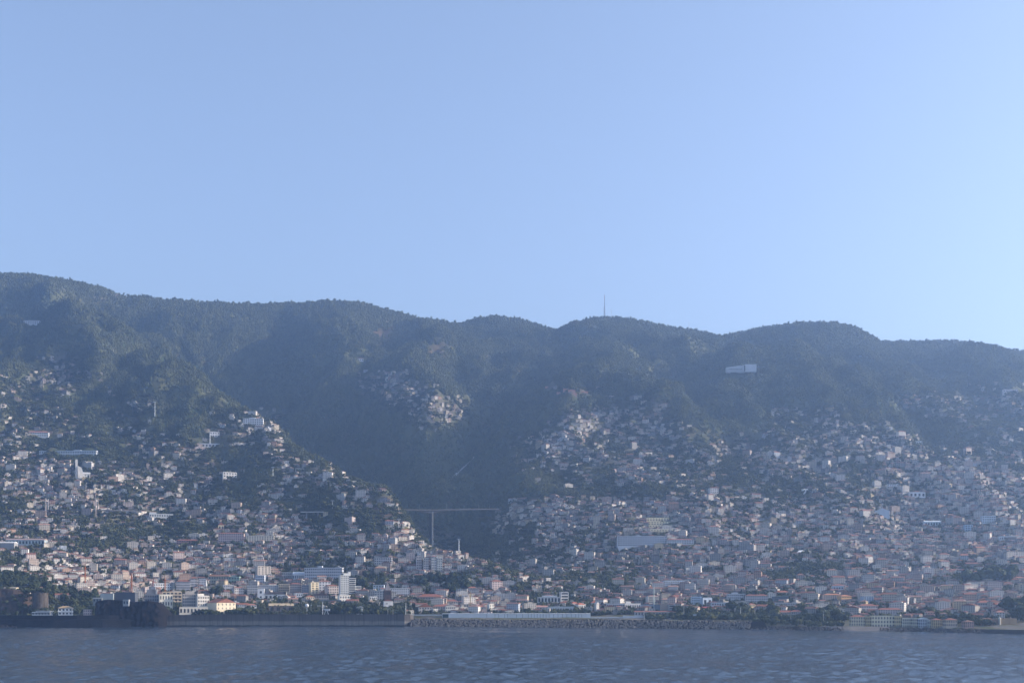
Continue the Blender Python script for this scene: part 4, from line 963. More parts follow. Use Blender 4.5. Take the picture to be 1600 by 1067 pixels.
B('institution', 'plain white hall with two dark windows on the right slope', 'hall', 1421, 1446, 769, 777.5, None, 14, 0, (.60,.62,.64), 'flat', RED, None, (1, 4), 0, short='the plain white slope hall')
r_, w, d, h = B('sports_hall', 'pale blue hall with a peaked front on the right slope', 'hall', 1367, 1390, 798, 807, None, 20, -10, (.50,.57,.64), 'gable_y', (.52,.58,.64), 6, None, 0, short='the pale blue peaked hall')
B('apartment_block', 'tall white house standing at the ravine edge of the town hill', 'apartment block', 1109, 1123, 762, 773, None, 12, 10, (.58,.58,.58), 'hip', RED, 2, (4, 4), 2, short='the ravine-edge house')
B('cube_house', 'bright white cube on the slope right of the ravine', 'house', 1255, 1263, 764, 770, None, 11, 15, (.84,.83,.80), 'flat', RED, None, (1, 2), 1)
B('villa', 'white terraced villa with long balconies, far right', 'villa', 1386, 1404, 757, 762, None, 12, 0, (.62,.65,.68), 'flat', RED, None, (2, 5), 1, balc=True)
B('institution', 'white banded institution on the right edge of the slope', 'institution', 1535, 1556, 806, 817, None, 14, 0, (.52,.58,.62), 'flat', RED, None, (3, 6), 0, short='the white banded institution')
B('institution', 'long blue-grey building right of the terraced green fields', 'institution', 1445, 1470, 815, 822, None, 14, 0, (.42,.52,.58), 'gable_x', (.5,.56,.6), 3, (1, 6), 0)
B('cube_house', 'blue-grey tower house on the right slope', 'house', 1508, 1520, 820, 830, None, 12, 0, (.36,.46,.56), 'flat', RED, None, (3, 3), 0)
B('institution', 'white building with dark strip windows at the right edge', 'institution', 1562, 1586, 838, 844, None, 12, 0, (.56,.60,.63), 'flat', RED, None, (1, 8), 0)
B('school', 'white long roofs at the wood edge, upper right slope', 'school', 1423, 1441, 689.5, 694, None, 10, 0, (.60,.63,.66), 'flat', RED, None, (1, 6), 0, short='the long roofs at the wood edge')
B('institution', 'reddish roofed long house far up the right slope', 'institution', 1568, 1591, 608.5, 613, None, 12, 0, (.60,.55,.55), 'flat', RED, None, (1, 8), 0)
B('hill_house', 'white house alone in the dark mid mountain', 'house', 559, 568, 560, 565, None, 12, 8, (.60,.62,.65), 'gable_y', RED, 3, (1, 3), 1)
for k in range(10):
    u = 852+k*6+(k%3)*4; v = 604+(k*7)%12
    o = B('greenhouse_row', 'long brick red terrace roof, %s from the left among the red strips' % ('first','second','third','fourth','fifth','sixth','seventh','eighth','ninth','tenth')[k], 'shed', u, u+11, v, v+1.2, None, 7, 3, (.40,.24,.19), 'gable_x', (.42,.17,.11), 1.6, None, 0, group='red terrace roofs')
# ---- roads cut along the contours, each with its bank wall --------------------
def road_mat():
    t = NT('road_and_bank'); n = t.noise(t.pos((.1,.1,.1)), 1.0, 4, .6)
    t.base(t.mix(n, (.10,.095,.09), (.30,.27,.23))); t.rough(.9); return t.mat
RM = road_mat(); rl = np.random.default_rng(77)
for lv in (74, 102, 131, 158, 190, 224, 262, 305, 352, 405, 468):
    us = np.arange(-60, 1662, 7.0); us = us[us > -60]; Yc = np.full(len(us), np.nan)
    wob = 20*fbm(us/120+lv, us*0+lv*.37, 3)+8*np.sin(us/90+lv)
    k = np.rint(iu(us)).astype(int)
    for n in range(len(us)):
        col = HH[:,k[n]]; j = np.argmax((col > lv+wob[n]) & (GY > 2150))
        if j > 0:
            vv = VP[j,k[n]]
            if vv <= VMIN[j,k[n]]+3 and float(dens_at(np.array([us[n]]), np.array([vv]))[0]) > 2.2: Yc[n] = GY[j]
    m = MB()
    for n in range(len(us)-1):
        if np.isnan(Yc[n]) or np.isnan(Yc[n+1]) or abs(Yc[n+1]-Yc[n]) > 22 or rl.random() < .06: continue
        P = []
        for q in (n, n+1):
            y = Yc[q]-5; x = (us[q]-CX)/F*y; z = float(ground(np.array([x]), np.array([y+3]))[0])+.5; P.append((x, y, z))
        (x0,y0,z0),(x1,y1,z1) = P
        m.face([(x0,y0,z0),(x1,y1,z1),(x1,y1+6,z1),(x0,y0+6,z0)])
        m.face([(x0,y0,z0-3.4),(x1,y1,z1-3.4),(x1,y1,z1),(x0,y0,z0)])
        m.face([(x0,y0+6,z0),(x1,y1+6,z1),(x1,y1+6.2,z1+2.2),(x0,y0+6.2,z0+2.2)])
    if m.f:
        o = m.build('road', RM); tag(o, 'hillside road with a stone bank running along the slope', None, None, 'structure')
# ---- bridges, pylons, masts, cranes -------------------------------------------
STEEL = flat((.42,.44,.46), .5, .3, 'steel'); PALE = plaster((.50,.51,.52)); DKC = plaster((.24,.24,.26))
def beam(root, name, a, b, wd, th, mat):
    a = Vector(a); b = Vector(b); m = MB(); n = Vector((-(b-a).y, (b-a).x, 0)).normalized()*wd/2
    q = [a+n, a-n, b-n, b+n]; t = Vector((0,0,th))
    m.face([p for p in q]); m.face([p-t for p in q[::-1]])
    for i in range(4):
        j = (i+1) % 4; m.face([q[j], q[i], q[i]-t, q[j]-t])
    return m.build(name, mat, root)
# high motorway bridge over the deep valley
r_ = empty('road_bridge', (0,0,0)); tag(r_, 'high grey road bridge on one tall pier across the deep valley', 'bridge'); landmark('the high valley bridge', 690, 800)
Yb = 2860.0; pts = [(616,796),(640,796.2),(674,796.6),(705,796),(740,795.2),(778,795)]
W = [px(u, v, Yb+(u-674)*1.0) for u, v in pts]
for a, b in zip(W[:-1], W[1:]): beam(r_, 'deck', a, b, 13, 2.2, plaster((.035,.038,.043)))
P0 = px(674, 797, Yb); m = MB(); 
for (u, dz) in ((650,0),(698,0)):
    e = px(u, 797.8, Yb+(u-674)); m2 = MB()
    q = [(P0.x, P0.y-4, P0.z-2), (e.x, e.y-4, e.z-2), (P0.x, P0.y-4, P0.z-7)]; k = [(x, y+8, z) for x, y, z in q]
    m2.face(q); m2.face(k[::-1]); m2.face([q[0],k[0],k[2],q[2]]); m2.face([q[1],q[2],k[2],k[1]]); m2.face([q[0],q[1],k[1],k[0]]); m2.build('haunch', plaster((.035,.038,.043)), r_)
zb = float(ground(np.array([P0.x]), np.array([P0.y]))[0])-5
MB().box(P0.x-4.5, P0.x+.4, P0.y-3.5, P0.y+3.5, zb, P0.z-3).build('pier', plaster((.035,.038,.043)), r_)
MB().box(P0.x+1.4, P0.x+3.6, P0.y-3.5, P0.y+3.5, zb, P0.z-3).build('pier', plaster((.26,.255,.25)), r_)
for u in (655,698,725,748,765): 
    q = px(u, 795.5, Yb+(u-674)); MB().box(q.x-.2, q.x+.2, q.y-.2, q.y+.2, q.z, q.z+12).build('lamp_post', STEEL, r_)
for i in range(len(W)-1): beam(r_, 'parapet', W[i]+Vector((0,-6.2,1.1)), W[i+1]+Vector((0,-6.2,1.1)), .4, 1.1, plaster((.05,.054,.058)))
# left viaduct with two pylons
r_ = empty('viaduct', (0,0,0)); tag(r_, 'long level viaduct with two pylons crossing the left hillside', 'bridge'); landmark('the twin-pylon viaduct', 110, 795)
Yb = min(cast1(60,800), cast1(140,800))-8
W = [px(36,797,Yb+10), px(110,796,Yb), px(170,796.5,Yb+6), px(215,797.5,Yb+30)]
for a, b in zip(W[:-1], W[1:]): beam(r_, 'deck', a, b, 11, 2.0, plaster((.17,.17,.18)))
for u in (73, 151):
    q = px(u, 796, Yb-1); zt = px(u, 778.5, Yb).z; g = float(ground(np.array([q.x]), np.array([q.y]))[0])
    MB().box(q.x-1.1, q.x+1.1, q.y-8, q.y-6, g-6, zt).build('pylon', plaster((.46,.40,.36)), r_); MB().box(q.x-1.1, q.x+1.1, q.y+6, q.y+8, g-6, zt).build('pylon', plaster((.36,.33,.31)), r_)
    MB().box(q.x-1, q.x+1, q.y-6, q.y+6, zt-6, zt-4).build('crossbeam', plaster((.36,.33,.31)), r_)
# two short viaduct stretches either side of the small ravine
for (u0,u1,v,lab) in ((398,420,799,'short white road deck in the spur hollow'),(470,506,799,'pale road deck crossing the small ravine under the spur')):
    Yb = min(cast1(u0,v+1), cast1(u1,v+1))-6
    r_ = empty('road_bridge', (0,0,0)); tag(r_, lab, 'bridge')
    a, b = px(u0,v,Yb), px(u1,v,Yb); beam(r_, 'deck', a, b, 9, 1.6, PALE)
    for t in (.25,.75):
        q = a.lerp(b, t); MB().box(q.x-1,q.x+1,q.y-2,q.y+2,float(ground(np.array([q.x]),np.array([q.y]))[0])-25,q.z-1.6).build('pier', DKC, r_)
# retaining ramp: pale diagonal stair in the valley
r_ = empty('hillside_stair', (0,0,0)); tag(r_, 'faint pale diagonal stairway climbing the dark valley side', 'stairway')
S = [(704,750),(715,738),(728,726),(740,715)]; Q = []
for u, v in S:
    y = cast1(u, v)-3; Q.append(px(u, v, y))
for a, b in zip(Q[:-1], Q[1:]): beam(r_, 'flight', a, b, 7, 1.5, plaster((.26,.26,.26)))
q = Q[-1]; MB().box(q.x-2,q.x+2,q.y-2,q.y+2,q.z-12,q.z+4).build('head_house', plaster((.30,.30,.30)), r_)
# cable car pylons
for (u,vt,vb,lab) in ((717,842,868,'slim cable pylon with a T-shaped head at the mouth of the dark valley'),(623,811,827,'slim cable pylon above the valley-edge houses'),
   (242,628,656,'slim cable pylon below the upper white houses'),(328,675,694,'slim cable pylon beside the white cube house'),(426.5,730,744,'short cable pylon on the spur'),
   (519.5,782,794,'short cable pylon on the terraced crag'),(177,544,553,'tiny mast on the wooded spur'),(1012,585,592,'tiny mast above the town hill')):
    y = cast1(u, vb); 
    if not y == y: continue
    q = px(u, vb, y); H = (vb-vt)/F*y; wd = 1.1 if H < 25 else 1.7
    r_ = empty('cable_pylon', q); tag(r_, lab, 'pylon', 'cable car pylons')
    MB().ring([(wd*.75,-4),(wd*.42,H)], 10).build('shaft', flat((.55,.57,.58), .5), r_)
    MB().box(-3.4,3.4,-.5,.5,H-.1,H+.9).build('crossarm', STEEL, r_)
    for x in (-3.1,3.1): MB().box(x-.4,x+.4,-1.2,1.2,H-.9,H-.1).build('roller_frame', STEEL, r_)
# lattice mast on the summit
y = 4985.0; b0 = px(944.5, 495, y); b0.z = float(ground(np.array([b0.x]), np.array([b0.y]))[0])-2
r_ = empty('radio_mast', b0); tag(r_, 'tall lattice radio mast on the forested summit', 'mast'); landmark('the summit mast', 944, 480)
H = px(944.5, 461, y).z-b0.z; hs = H*.55
RS = flat((.50,.20,.16), .6); WS = flat((.55,.56,.58), .6)
for sx in (-1,1):
    for sy in (-1,1): MB().bar((sx*3.2,sy*3.2,0),(sx*2.0,sy*2.0,hs),.95).build('leg', WS, r_)
m = MB(); n = 8
for k in range(n):
    z0, z1 = hs*k/n, hs*(k+1)/n; w0 = 3.2-1.2*k/n; w1 = 3.2-1.2*(k+1)/n
    for s in (-1,1):
        m.bar((-w0,s*w0,z0),(w1,s*w1,z1),.4); m.bar((w0,s*w0,z0),(-w1,s*w1,z1),.4); m.bar((s*w0,-w0,z0),(s*w1,w1,z1),.4)
        m.bar((-w1,s*w1,z1),(w1,s*w1,z1),.5)
m.build('bracing', WS, r_)
MB().bar((0,0,hs-1),(0,0,H*.8),2.6).build('upper_pole', WS, r_); MB().bar((0,0,H*.8-1),(0,0,H),1.5).build('antenna', RS, r_)
for z in (hs*.65, hs*.85): MB().ring([(3.4,z),(3.4,z+1)],10).build('platform', WS, r_)
for (u,vt,Yy,lab) in ((955,482,4990,'thin short mast right of the tall summit mast'),(1076.5,503,4995,'thin lone pole on the ridge line')):
    q = px(u, 505, Yy); q.z = float(ground(np.array([q.x]), np.array([q.y]))[0])-2; H = px(u,vt,Yy).z-q.z
    o = MB().ring([(.9,0),(.45,H)],8).build('ridge_mast', STEEL, None, q); tag(o, lab, 'mast')
# tower cranes
def crane(u, vt, vb, Y, jl, jr, colr, lab, yaw=0):
    q = px(u, vb, Y); H = (vb-vt)/F*Y; r_ = empty('tower_crane', q, math.radians(yaw)); tag(r_, lab, 'crane', 'tower cranes'); m = flat(colr, .6)
    mm = MB()
    for sx in (-.8,.8):
        for sy in (-.8,.8): mm.box(sx-.22,sx+.22,sy-.22,sy+.22,-8,H)
    n = max(4, int(H/2.6))
    for k in range(n):
        z0, z1 = H*k/n, H*(k+1)/n
        for s in (-.8,.8): mm.bar((-.8,s,z0),(.8,s,z1),.24); mm.bar((s,.8,z0),(s,-.8,z1),.24)
    mm.build('mast', m, r_)
    zt = H-3.5
    if jl or jr:
        mm = MB(); mm.bar((-jl,0,zt),(jr,0,zt),.55); mm.bar((-jl*.95,0,zt+1.3),(jr*.95,0,zt+1.3),.35)
        for k in range(int((jl+jr)/3)): mm.bar((-jl+3*k,0,zt),(-jl+3*k+1.5,0,zt+1.3),.25)
        mm.build('jib', m, r_)
        MB().box(jr-3 if jr < jl else -jl, jr if jr < jl else -jl+3, -.8,.8,zt-2,zt).build('counterweight', CONCM, r_)
    MB().bar((0,0,H),(0,0,H+4),.5).build('apex', m, r_); MB().box(-1.1,1.1,-1.1,1.1,zt-2.4,zt-.2).build('cab', m, r_)
CONCM = plaster(CONC); ORG = (.50,.16,.05); YEL = (.55,.38,.10)
crane(133,885,911,2230,29,11,ORG,'orange tower crane with a wide jib above the cliff trees')
crane(205.5,899,919,2240,0,0,ORG,'stout orange crane mast without a visible jib')
crane(239,906,919,2310,0,0,(.36,.14,.10),'short dull red crane mast between the two orange ones')
crane(258,904,919,2300,4,12,ORG,'small orange crane with a short jib above the white office')
crane(735,927,948,2110,0,0,YEL,'yellow crane mast behind the long pavilion')
# harbour and promenade masts
for (u,vt,vb,Y,wd,c,lab) in ((504.2,940,959.5,2030,.9,(.66,.67,.68),'white flagpole behind the breakwater wall'),(634,942,961,2012,.8,(.66,.67,.68),'white mast at the breakwater end'),
  (1021.8,915,953,2075,1.5,(.42,.50,.48),'tall pale green mast beside the grey warehouse'),(1068.5,946,968.5,1935,.55,(.44,.44,.44),'thin lamp mast above the concrete blocks'),
  (1157,949,971,1885,1.0,(.48,.48,.46),'thick pale mast at the promenade'),(1179.5,951,972,1870,.6,(.44,.43,.42),'thin mast right of the thick pale one'),
  (1006.5,955,968,1975,.7,(.5,.52,.55),'slim pole at the end of the white store'),(1235.5,960,977,1800,.4,(.44,.44,.44),'thin lamp pole above the left boulder bank'),
  (1286.5,955,978,1775,.5,(.44,.45,.46),'thin lamp pole left of the white beach marker'),(606,952,960.5,2010,.4,(.6,.6,.6),'short pole left of the white mast at the breakwater end'),(614,953,960.5,2010,.35,(.6,.6,.6),'very thin pole near the breakwater end'),
  (644,950,960.5,2025,.35,(.6,.6,.6),'thin pole beside the walkway roof'),(322,903,922,2345,0,(.6,.6,.6),'')):
    q = px(u, vb, Y); H = (vb-vt)/F*Y
    if not lab: continue
    r_ = empty('mast', q); tag(r_, lab, 'mast')
    MB().ring([(wd*.6,-8),(wd*.5,H*.6),(wd*.32,H)], 8).build('pole', flat(c, .5), r_)
    MB().box(-wd*1.3,wd*1.3,-wd*.5,wd*.5,H-.2,H+.5).build('head', flat(c, .5), r_)
q = px(322.5, 921, 2330); r_ = empty('obelisk', q); tag(r_, 'white tapering obelisk on a small cream base', 'obelisk'); landmark('the white obelisk', 322, 912)
MB().box(-3,3,-3,3,-6,2.5).build('base', plaster(CREAM), r_); MB().ring([(1.9,2.5),(.9,15),(.15,19)], 4).build('shaft', plaster((.66,.66,.64)), r_)
q = px(479.5, 954, 2040); r_ = empty('radar_ball', q); tag(r_, 'white ball on a mast among the palms', 'radome'); landmark('the white ball mast', 479, 947)
MB().ring([(.6,-6),(.5,6)], 8).build('pole', STEEL, r_); MB().ring([(.3,5.4),(1.8,5.9),(2.8,7),(3.1,8.3),(2.8,9.6),(1.8,10.8),(.3,11.3)], 16).build('ball', plaster((.62,.64,.66)), r_)
q = px(486, 948, 2055); r_ = empty('radar_ball', q); tag(r_, 'smaller white ball just right of the large one', 'radome')
MB().ring([(.35,-8),(.3,2)], 8).build('pole', STEEL, r_); MB().ring([(.2,1.8),(1.0,2.2),(1.35,3.2),(1.0,4.2),(.2,4.6)], 12).build('ball', plaster((.55,.57,.6)), r_)
q = px(510, 960, 2020); r_ = empty('sail_sculpture', q); tag(r_, 'white V-shaped boat hull on props above the breakwater', 'boat')
m = MB(); a = [(-5,-1.5,9.5),(6,-1.5,9.5),(5,-1.2,6),(-2,-1.0,6)]; b = [(x,-y,z) for x,y,z in a]
m.face(a[::-1]); m.face(b); m.face([a[0],a[1],b[1],b[0]]); m.face([a[3],a[2],b[2],b[3]][::-1]); m.face([a[1],a[2],b[2],b[1]]); m.face([a[0],b[0],b[3],a[3]]); m.build('hull', plaster((.62,.63,.63)), r_)
MB().bar((-4.5,0,-3),(-1,0,7),.7).build('prop', plaster(WHITE), r_); MB().bar((4.5,0,-3),(1,0,7),.7).build('prop', plaster(WHITE), r_)
q = px(1294, 977, 1765); r_ = empty('beach_marker', q); tag(r_, 'white beach marker post on the boulder bank', 'marker')
MB().box(-.9,.9,-.9,.9,-2,4).build('post', plaster(WHITE), r_); MB().box(-1.2,1.2,-1.2,1.2,4,5.4).build('head', plaster(WHITE), r_)
# ------------------------------------------------------------------ houses
R = np.random.default_rng(21)
WALLS = [((.80,.75,.68),40,'white'),((.58,.565,.54),16,'light grey'),((.72,.65,.54),13,'cream'),((.64,.53,.48),9,'pale pink'),((.68,.57,.38),2,'yellow'),((.52,.42,.35),7,'tan'),((.52,.56,.61),3,'pale blue'),((.58,.40,.30),2,'salmon'),((.40,.39,.38),8,'stone grey')]
ROOFS = [((.29,.125,.09),30,'dull red'),((.37,.16,.105),20,'orange-red'),((.30,.155,.115),18,'brown'),((.44,.26,.20),14,'faded pink'),((.20,.13,.11),8,'dark')]
WP = np.array([w[1] for w in WALLS], float); WP /= WP.sum()
RP = np.array([w[1] for w in ROOFS], float); RP /= RP.sum()
class Grid:
    """keeps things apart on the map"""
    def __init__(s, c): s.c = c; s.d = {}
    def near(s, x, y, r):
        i, j = int(x//s.c), int(y//s.c); n = int(r//s.c)+1
        for a in range(i-n, i+n+1):
            for b in range(j-n, j+n+1):
                for (px_, py_, pr) in s.d.get((a, b), ()):
                    if (px_-x)**2+(py_-y)**2 < (r+pr)**2: return True
        return False
    def put(s, x, y, r): s.d.setdefault((int(x//s.c), int(y//s.c)), []).append((x, y, r))
G = Grid(30.0)
for x, y, r in FOOT: G.put(x, y, min(r, 30))
SPU = [c[0] for c in SPUR]; SPY = [c[2] for c in SPUR]
HS = []       # u, v, Y, x, y, z, w, d, storeys, yaw, wall, roof, form
slots = []
for j in range(DM.shape[0]):
    for i in range(DM.shape[1]):
        n = DM[j, i]**1.5*3.6
        n = int(n)+(R.random() < n-int(n))
        for k in range(n): slots.append((40*(i+R.random()), 560+20*(j+R.random())))
for i in range(30, 40):                    # lowest strip on the right, near the water
    for k in range(7): slots.append((40*(i+R.random()), 960+8*R.random()))
for j in range(DM.shape[0]):               # the town goes on beyond both edges of the frame
    for i in (-2, -1, 40, 41, 42):
        n = int(DM[j, max(0, min(39, i))]**1.5*2.4)
        for k in range(n): slots.append((40*(i+R.random()), 560+20*(j+R.random())))
slots = [slots[k] for k in R.permutation(len(slots))]
SU = np.array([s[0] for s in slots]); SV = np.array([s[1] for s in slots])
SY = cast(SU, SV)
for u, v, Y in zip(SU, SV, SY):
    if not Y == Y or Y > 4700: continue
    if v > 952 and u < 640: continue
    x = (u-CX)/F*Y
    if float(_d0 := Y-shore_y(u)) < 62: continue
    if u < 775 and v > 715 and u > 100 and Y > np.interp(u, SPU, SPY)+30: continue
    zc = float(ground_uy(np.array([u]), np.array([Y]))[0])
    ph = (zc+16*float(fbm(np.array([x/260]), np.array([Y/260]), 2)[0]))/12.5
    if Y > 2300 and ph-math.floor(ph) > (.58 if v > 770 else .48): continue
    big = R.random() < (.13 if Y < 2500 else .05 if Y < 3400 else .0)
    w = R.uniform(14, 24) if big else R.uniform(7.5, 14.5); d = R.uniform(9, 13) if big else R.uniform(6.5, 9)
    st = int(R.integers(3, 6)) if big else int(R.choice([1, 1, 2, 2, 2, 3], p=[.2,.2,.2,.2,.15,.05]))
    gx = float((ground(np.array([x+14]), np.array([Y]))-ground(np.array([x-14]), np.array([Y])))[0]); gy = float((ground(np.array([x]), np.array([Y+14]))-ground(np.array([x]), np.array([Y-14])))[0])
    yaw = math.atan2(-gx, max(gy, .6))*.75; yaw = max(-.75, min(.75, yaw))+math.radians(R.normal(3, 12))
    r = .29*(w+d)/2+.2
    if G.near(x, Y+d/2, r): continue
    wi = int(R.choice(len(WALLS), p=WP)); ri = int(R.choice(len(ROOFS), p=RP))
    q = R.random(); form = 'flat' if q < (.55 if big else .34) else 'hip' if q < .68 else 'gable_x' if q < .86 else 'gable_y'
    z = float(ground(np.array([x]), np.array([Y+d*.3]))[0])
    G.put(x, Y+d/2, r)
    HS.append((u, v, Y, x, Y+d/2, z, w, d, st, yaw, wi, ri, form))
# which of them show largest (nearest first, what stands in front hides)
buf = np.zeros((1067, 1600), bool); show = np.zeros(len(HS))
ev = [(r[0], -1, r[1], r[2], r[3], r[4]) for r in RECT]
for k, h in enumerate(HS):
    s = F/h[2]; vt = HY-(h[5]+3.1*h[8]+1.5-CZ)*s; vb = HY-(h[5]-CZ)*s
    ev.append((h[2], k, h[0]-h[6]*s/2, h[0]+h[6]*s/2, vt, vb))
for i_, v_ in zip(range(0, 640, 4), [959.5]*160): buf[int(v_):, i_:i_+4] = True
buf[915:, 0:52] = True; buf[936:, 145:250] = True
for e in sorted(ev):
    a, b, t, bo = [int(round(q)) for q in e[2:6]]; a = max(a, 0); b = min(b, 1600)
    if b <= a or bo <= t: continue
    sub = buf[max(t, 0):bo, a:b]
    if e[1] >= 0: show[e[1]] = (~sub).sum()
    sub[:] = True
order = np.argsort(-show)
NEAR = [int(k) for k in order[:290] if show[k] > 8]
nearset = set(NEAR)
print('houses', len(HS), 'own objects', len(NEAR), 'smallest of them', show[NEAR[-1]])

# --- labels that single out ---------------------------------------------------
used = {}
ORD = ['', 'second', 'third', 'fourth', 'fifth', 'sixth', 'seventh', 'eighth', 'ninth', 'tenth', 'eleventh', 'twelfth', 'thirteenth', 'fourteenth', 'fifteenth']
def where(u, v):
    best = min(LMK, key=lambda l: ((l[1]-u)/1.6)**2+(l[2]-v)**2+(9 if abs(l[1]-u)+abs(l[2]-v) < 5 else 0))
    du, dv = u-best[1], v-best[2]
    if abs(dv)*1.6 > abs(du): rel = 'uphill of' if dv < 0 else 'downhill of'
    else: rel = 'left of' if du < 0 else 'right of'
    return rel, best[0], abs(du)+abs(dv)
def label_all(items):
    """items: list of (what, u, v) -> unique labels by counting outward from a landmark"""
    info = [(w,)+where(u, v) for w, u, v in items]
    cnt = {}; out = [None]*len(items)
    for k in sorted(range(len(items)), key=lambda k: info[k][3]):
        w, rel, ph, _ = info[k]; key = (w, rel, ph); n = cnt.get(key, 0); cnt[key] = n+1
        out[k] = (w, rel, ph, n)
    res = []
    for w, rel, ph, n in out:
        c = cnt[(w, rel, ph)]
        a = w+' ' if c == 1 else w+', '+('first ' if n == 0 else ORD[min(n, 14)]+' ')
        s = a+rel+' '+ph
        if len(s.split()) > 15: s = s.replace('two-storey ', '').replace('three-storey ', '').replace('four-storey ', '').replace('low house', 'house')
        if len(s.split()) > 16: s = s.replace(' roof', ' top').replace('orange-red ', 'red ').replace('hipped ', '').replace('gabled ', '')
        if len(s.split()) > 16: s = s.replace(' with flat roof', '').replace('the very long white hospital', 'the long white hospital')
        if len(s.split()) > 16: s = re.sub(r' with [a-z -]+? (roof|top)(?=[, ])', '', s)
        res.append(s)
    return res

# --- the large ones: one object each, with parts --------------------------------
def house_proto(w, d, st, form):
    """wall, roof and window meshes of one kind of house"""
    h = 3.05*st+.3; P = []
    m = MB(); m.box(-w/2, w/2, -d/2, d/2, -7, h)
    if form.startswith('gable'):
        rh = min(w, d)*.24
        if form == 'gable_y':
            for yy in (-d/2+.01, d/2-.01): m.face([(-w/2, yy, h), (w/2, yy, h), (0, yy, h+rh*.97)])
        else:
            for xx in (-w/2+.01, w/2-.01): m.face([(xx, -d/2, h), (xx, d/2, h), (xx, 0, h+rh*.97)])
    P.append(('wall', m.mesh('wall', HWALL), None, (0, 0, 0), 'w'))
    m = MB()
    if form == 'flat':
        m.box(-w/2-.15, w/2+.15, -d/2-.15, d/2+.15, h, h+.3); m.box(-w/2-.15, w/2+.15, -d/2-.15, -d/2+.1, h+.3, h+.9); m.box(w/2-.1, w/2+.15, -d/2+.1, d/2+.15, h+.3, h+.9)
        m.box(-w*.1, w*.28, 0, d*.4, h+.3, h+2.6)
    else: m.hip(-w/2, w/2, -d/2, d/2, h, min(w, d)*.24, .6, gable={'hip': None, 'gable_x': 'x', 'gable_y': 'y'}[form])
    P.append(('roof', m.mesh('roof', HROOF), None, (0, 0, 0), 'r'))
    if form != 'flat':
        P.append(('chimney', MB().box(-.45, .45, -.4, .4, 0, 2.6).mesh('chimney', HWALL), 1, (w*.22, d*.12, h+.6), 'w'))
    nc = max(2, min(7, int(w/3.3)))
    mf = MB().box(-.62, .62, -.07, .07, -.78, .78).mesh('window', GLASS); ms = MB().box(-.07, .07, -.6, .6, -.78, .78).mesh('window', GLASS)
    for r in range(st):
        z = 3.05*r+1.75
        for c in range(nc):
            a = -w/2+w*(c+.5)/nc
            if r == 0 and c == nc//2: P.append(('door', MB().box(-.65, .65, -.07, .07, -1.7, .6).mesh('door', flat((.10,.07,.05))), None, (a, -d/2, z), None))
            else: P.append(('window', mf, None, (a, -d/2, z), None))
        for c in range(2): P.append(('window', ms, None, (w/2, -d/2+d*(c+.5)/2, z), None))
        P.append(('window', ms, None, (-w/2, -d*.18, z), None))
    if st >= 2 and w > 11:
        m = MB(); m.box(-w*.42, w*.42, -d/2-1.3, -d/2-.1, 3.0, 3.16); m.box(-w*.42, w*.42, -d/2-1.3, -d/2-1.2, 3.16, 3.95)
        P.append(('balcony', m.mesh('balcony', HWALL), None, (0, 0, 0), 'w'))
    return P
PROTO = {}
FORMN = {'flat': 'flat-roofed', 'hip': 'hip-roofed', 'gable_x': 'long-ridged', 'gable_y': 'gable-fronted'}
what = []
for k in NEAR:
    u, v, Y, x, y, z, w, d, st, yaw, wi, ri, form = HS[k]
    n = {1: 'low', 2: 'two-storey', 3: 'three-storey', 4: 'four-storey', 5: 'five-storey'}[st]
    what.append((f"{WALLS[wi][2]} {n} house" + (' with flat roof' if form == 'flat' else f" with {ROOFS[ri][2]} {'hipped' if form == 'hip' else 'gabled'} roof"), u, v-4))
labs = label_all(what)
for k, lab in zip(NEAR, labs):
    u, v, Y, x, y, z, w, d, st, yaw, wi, ri, form = HS[k]
    bw = [9.5, 11.5, 13.5, 17, 21]; wq = min(bw, key=lambda q: abs(q-w)); dq = 9.0 if d < 10 else 11.0
    key = (wq, dq, st, form)
    if key not in PROTO: PROTO[key] = house_proto(wq, dq, st, form)
    root = empty('house', (x, y, z), yaw); tag(root, lab, 'house', 'town houses')
    e_ = R.uniform(.52, .9); wc = tuple(c*e_ for c in WALLS[wi][0]); e_ = R.uniform(.6, .95); rc = tuple(c*e_ for c in ROOFS[ri][0])
    if form == 'flat': e_ = R.uniform(.6, .95); rc = tuple(c*e_ for c in wc)
    made = []
    for (nm, me, par, loc, cl) in PROTO[key]:
        o = bpy.data.objects.new(nm, me); COL.objects.link(o); o.location = loc
        o.parent = root if par is None else made[par]
        if cl == 'w': o.color = (*wc, 1)
        elif cl == 'r': o.color = (*rc, 1)
        made.append(o)

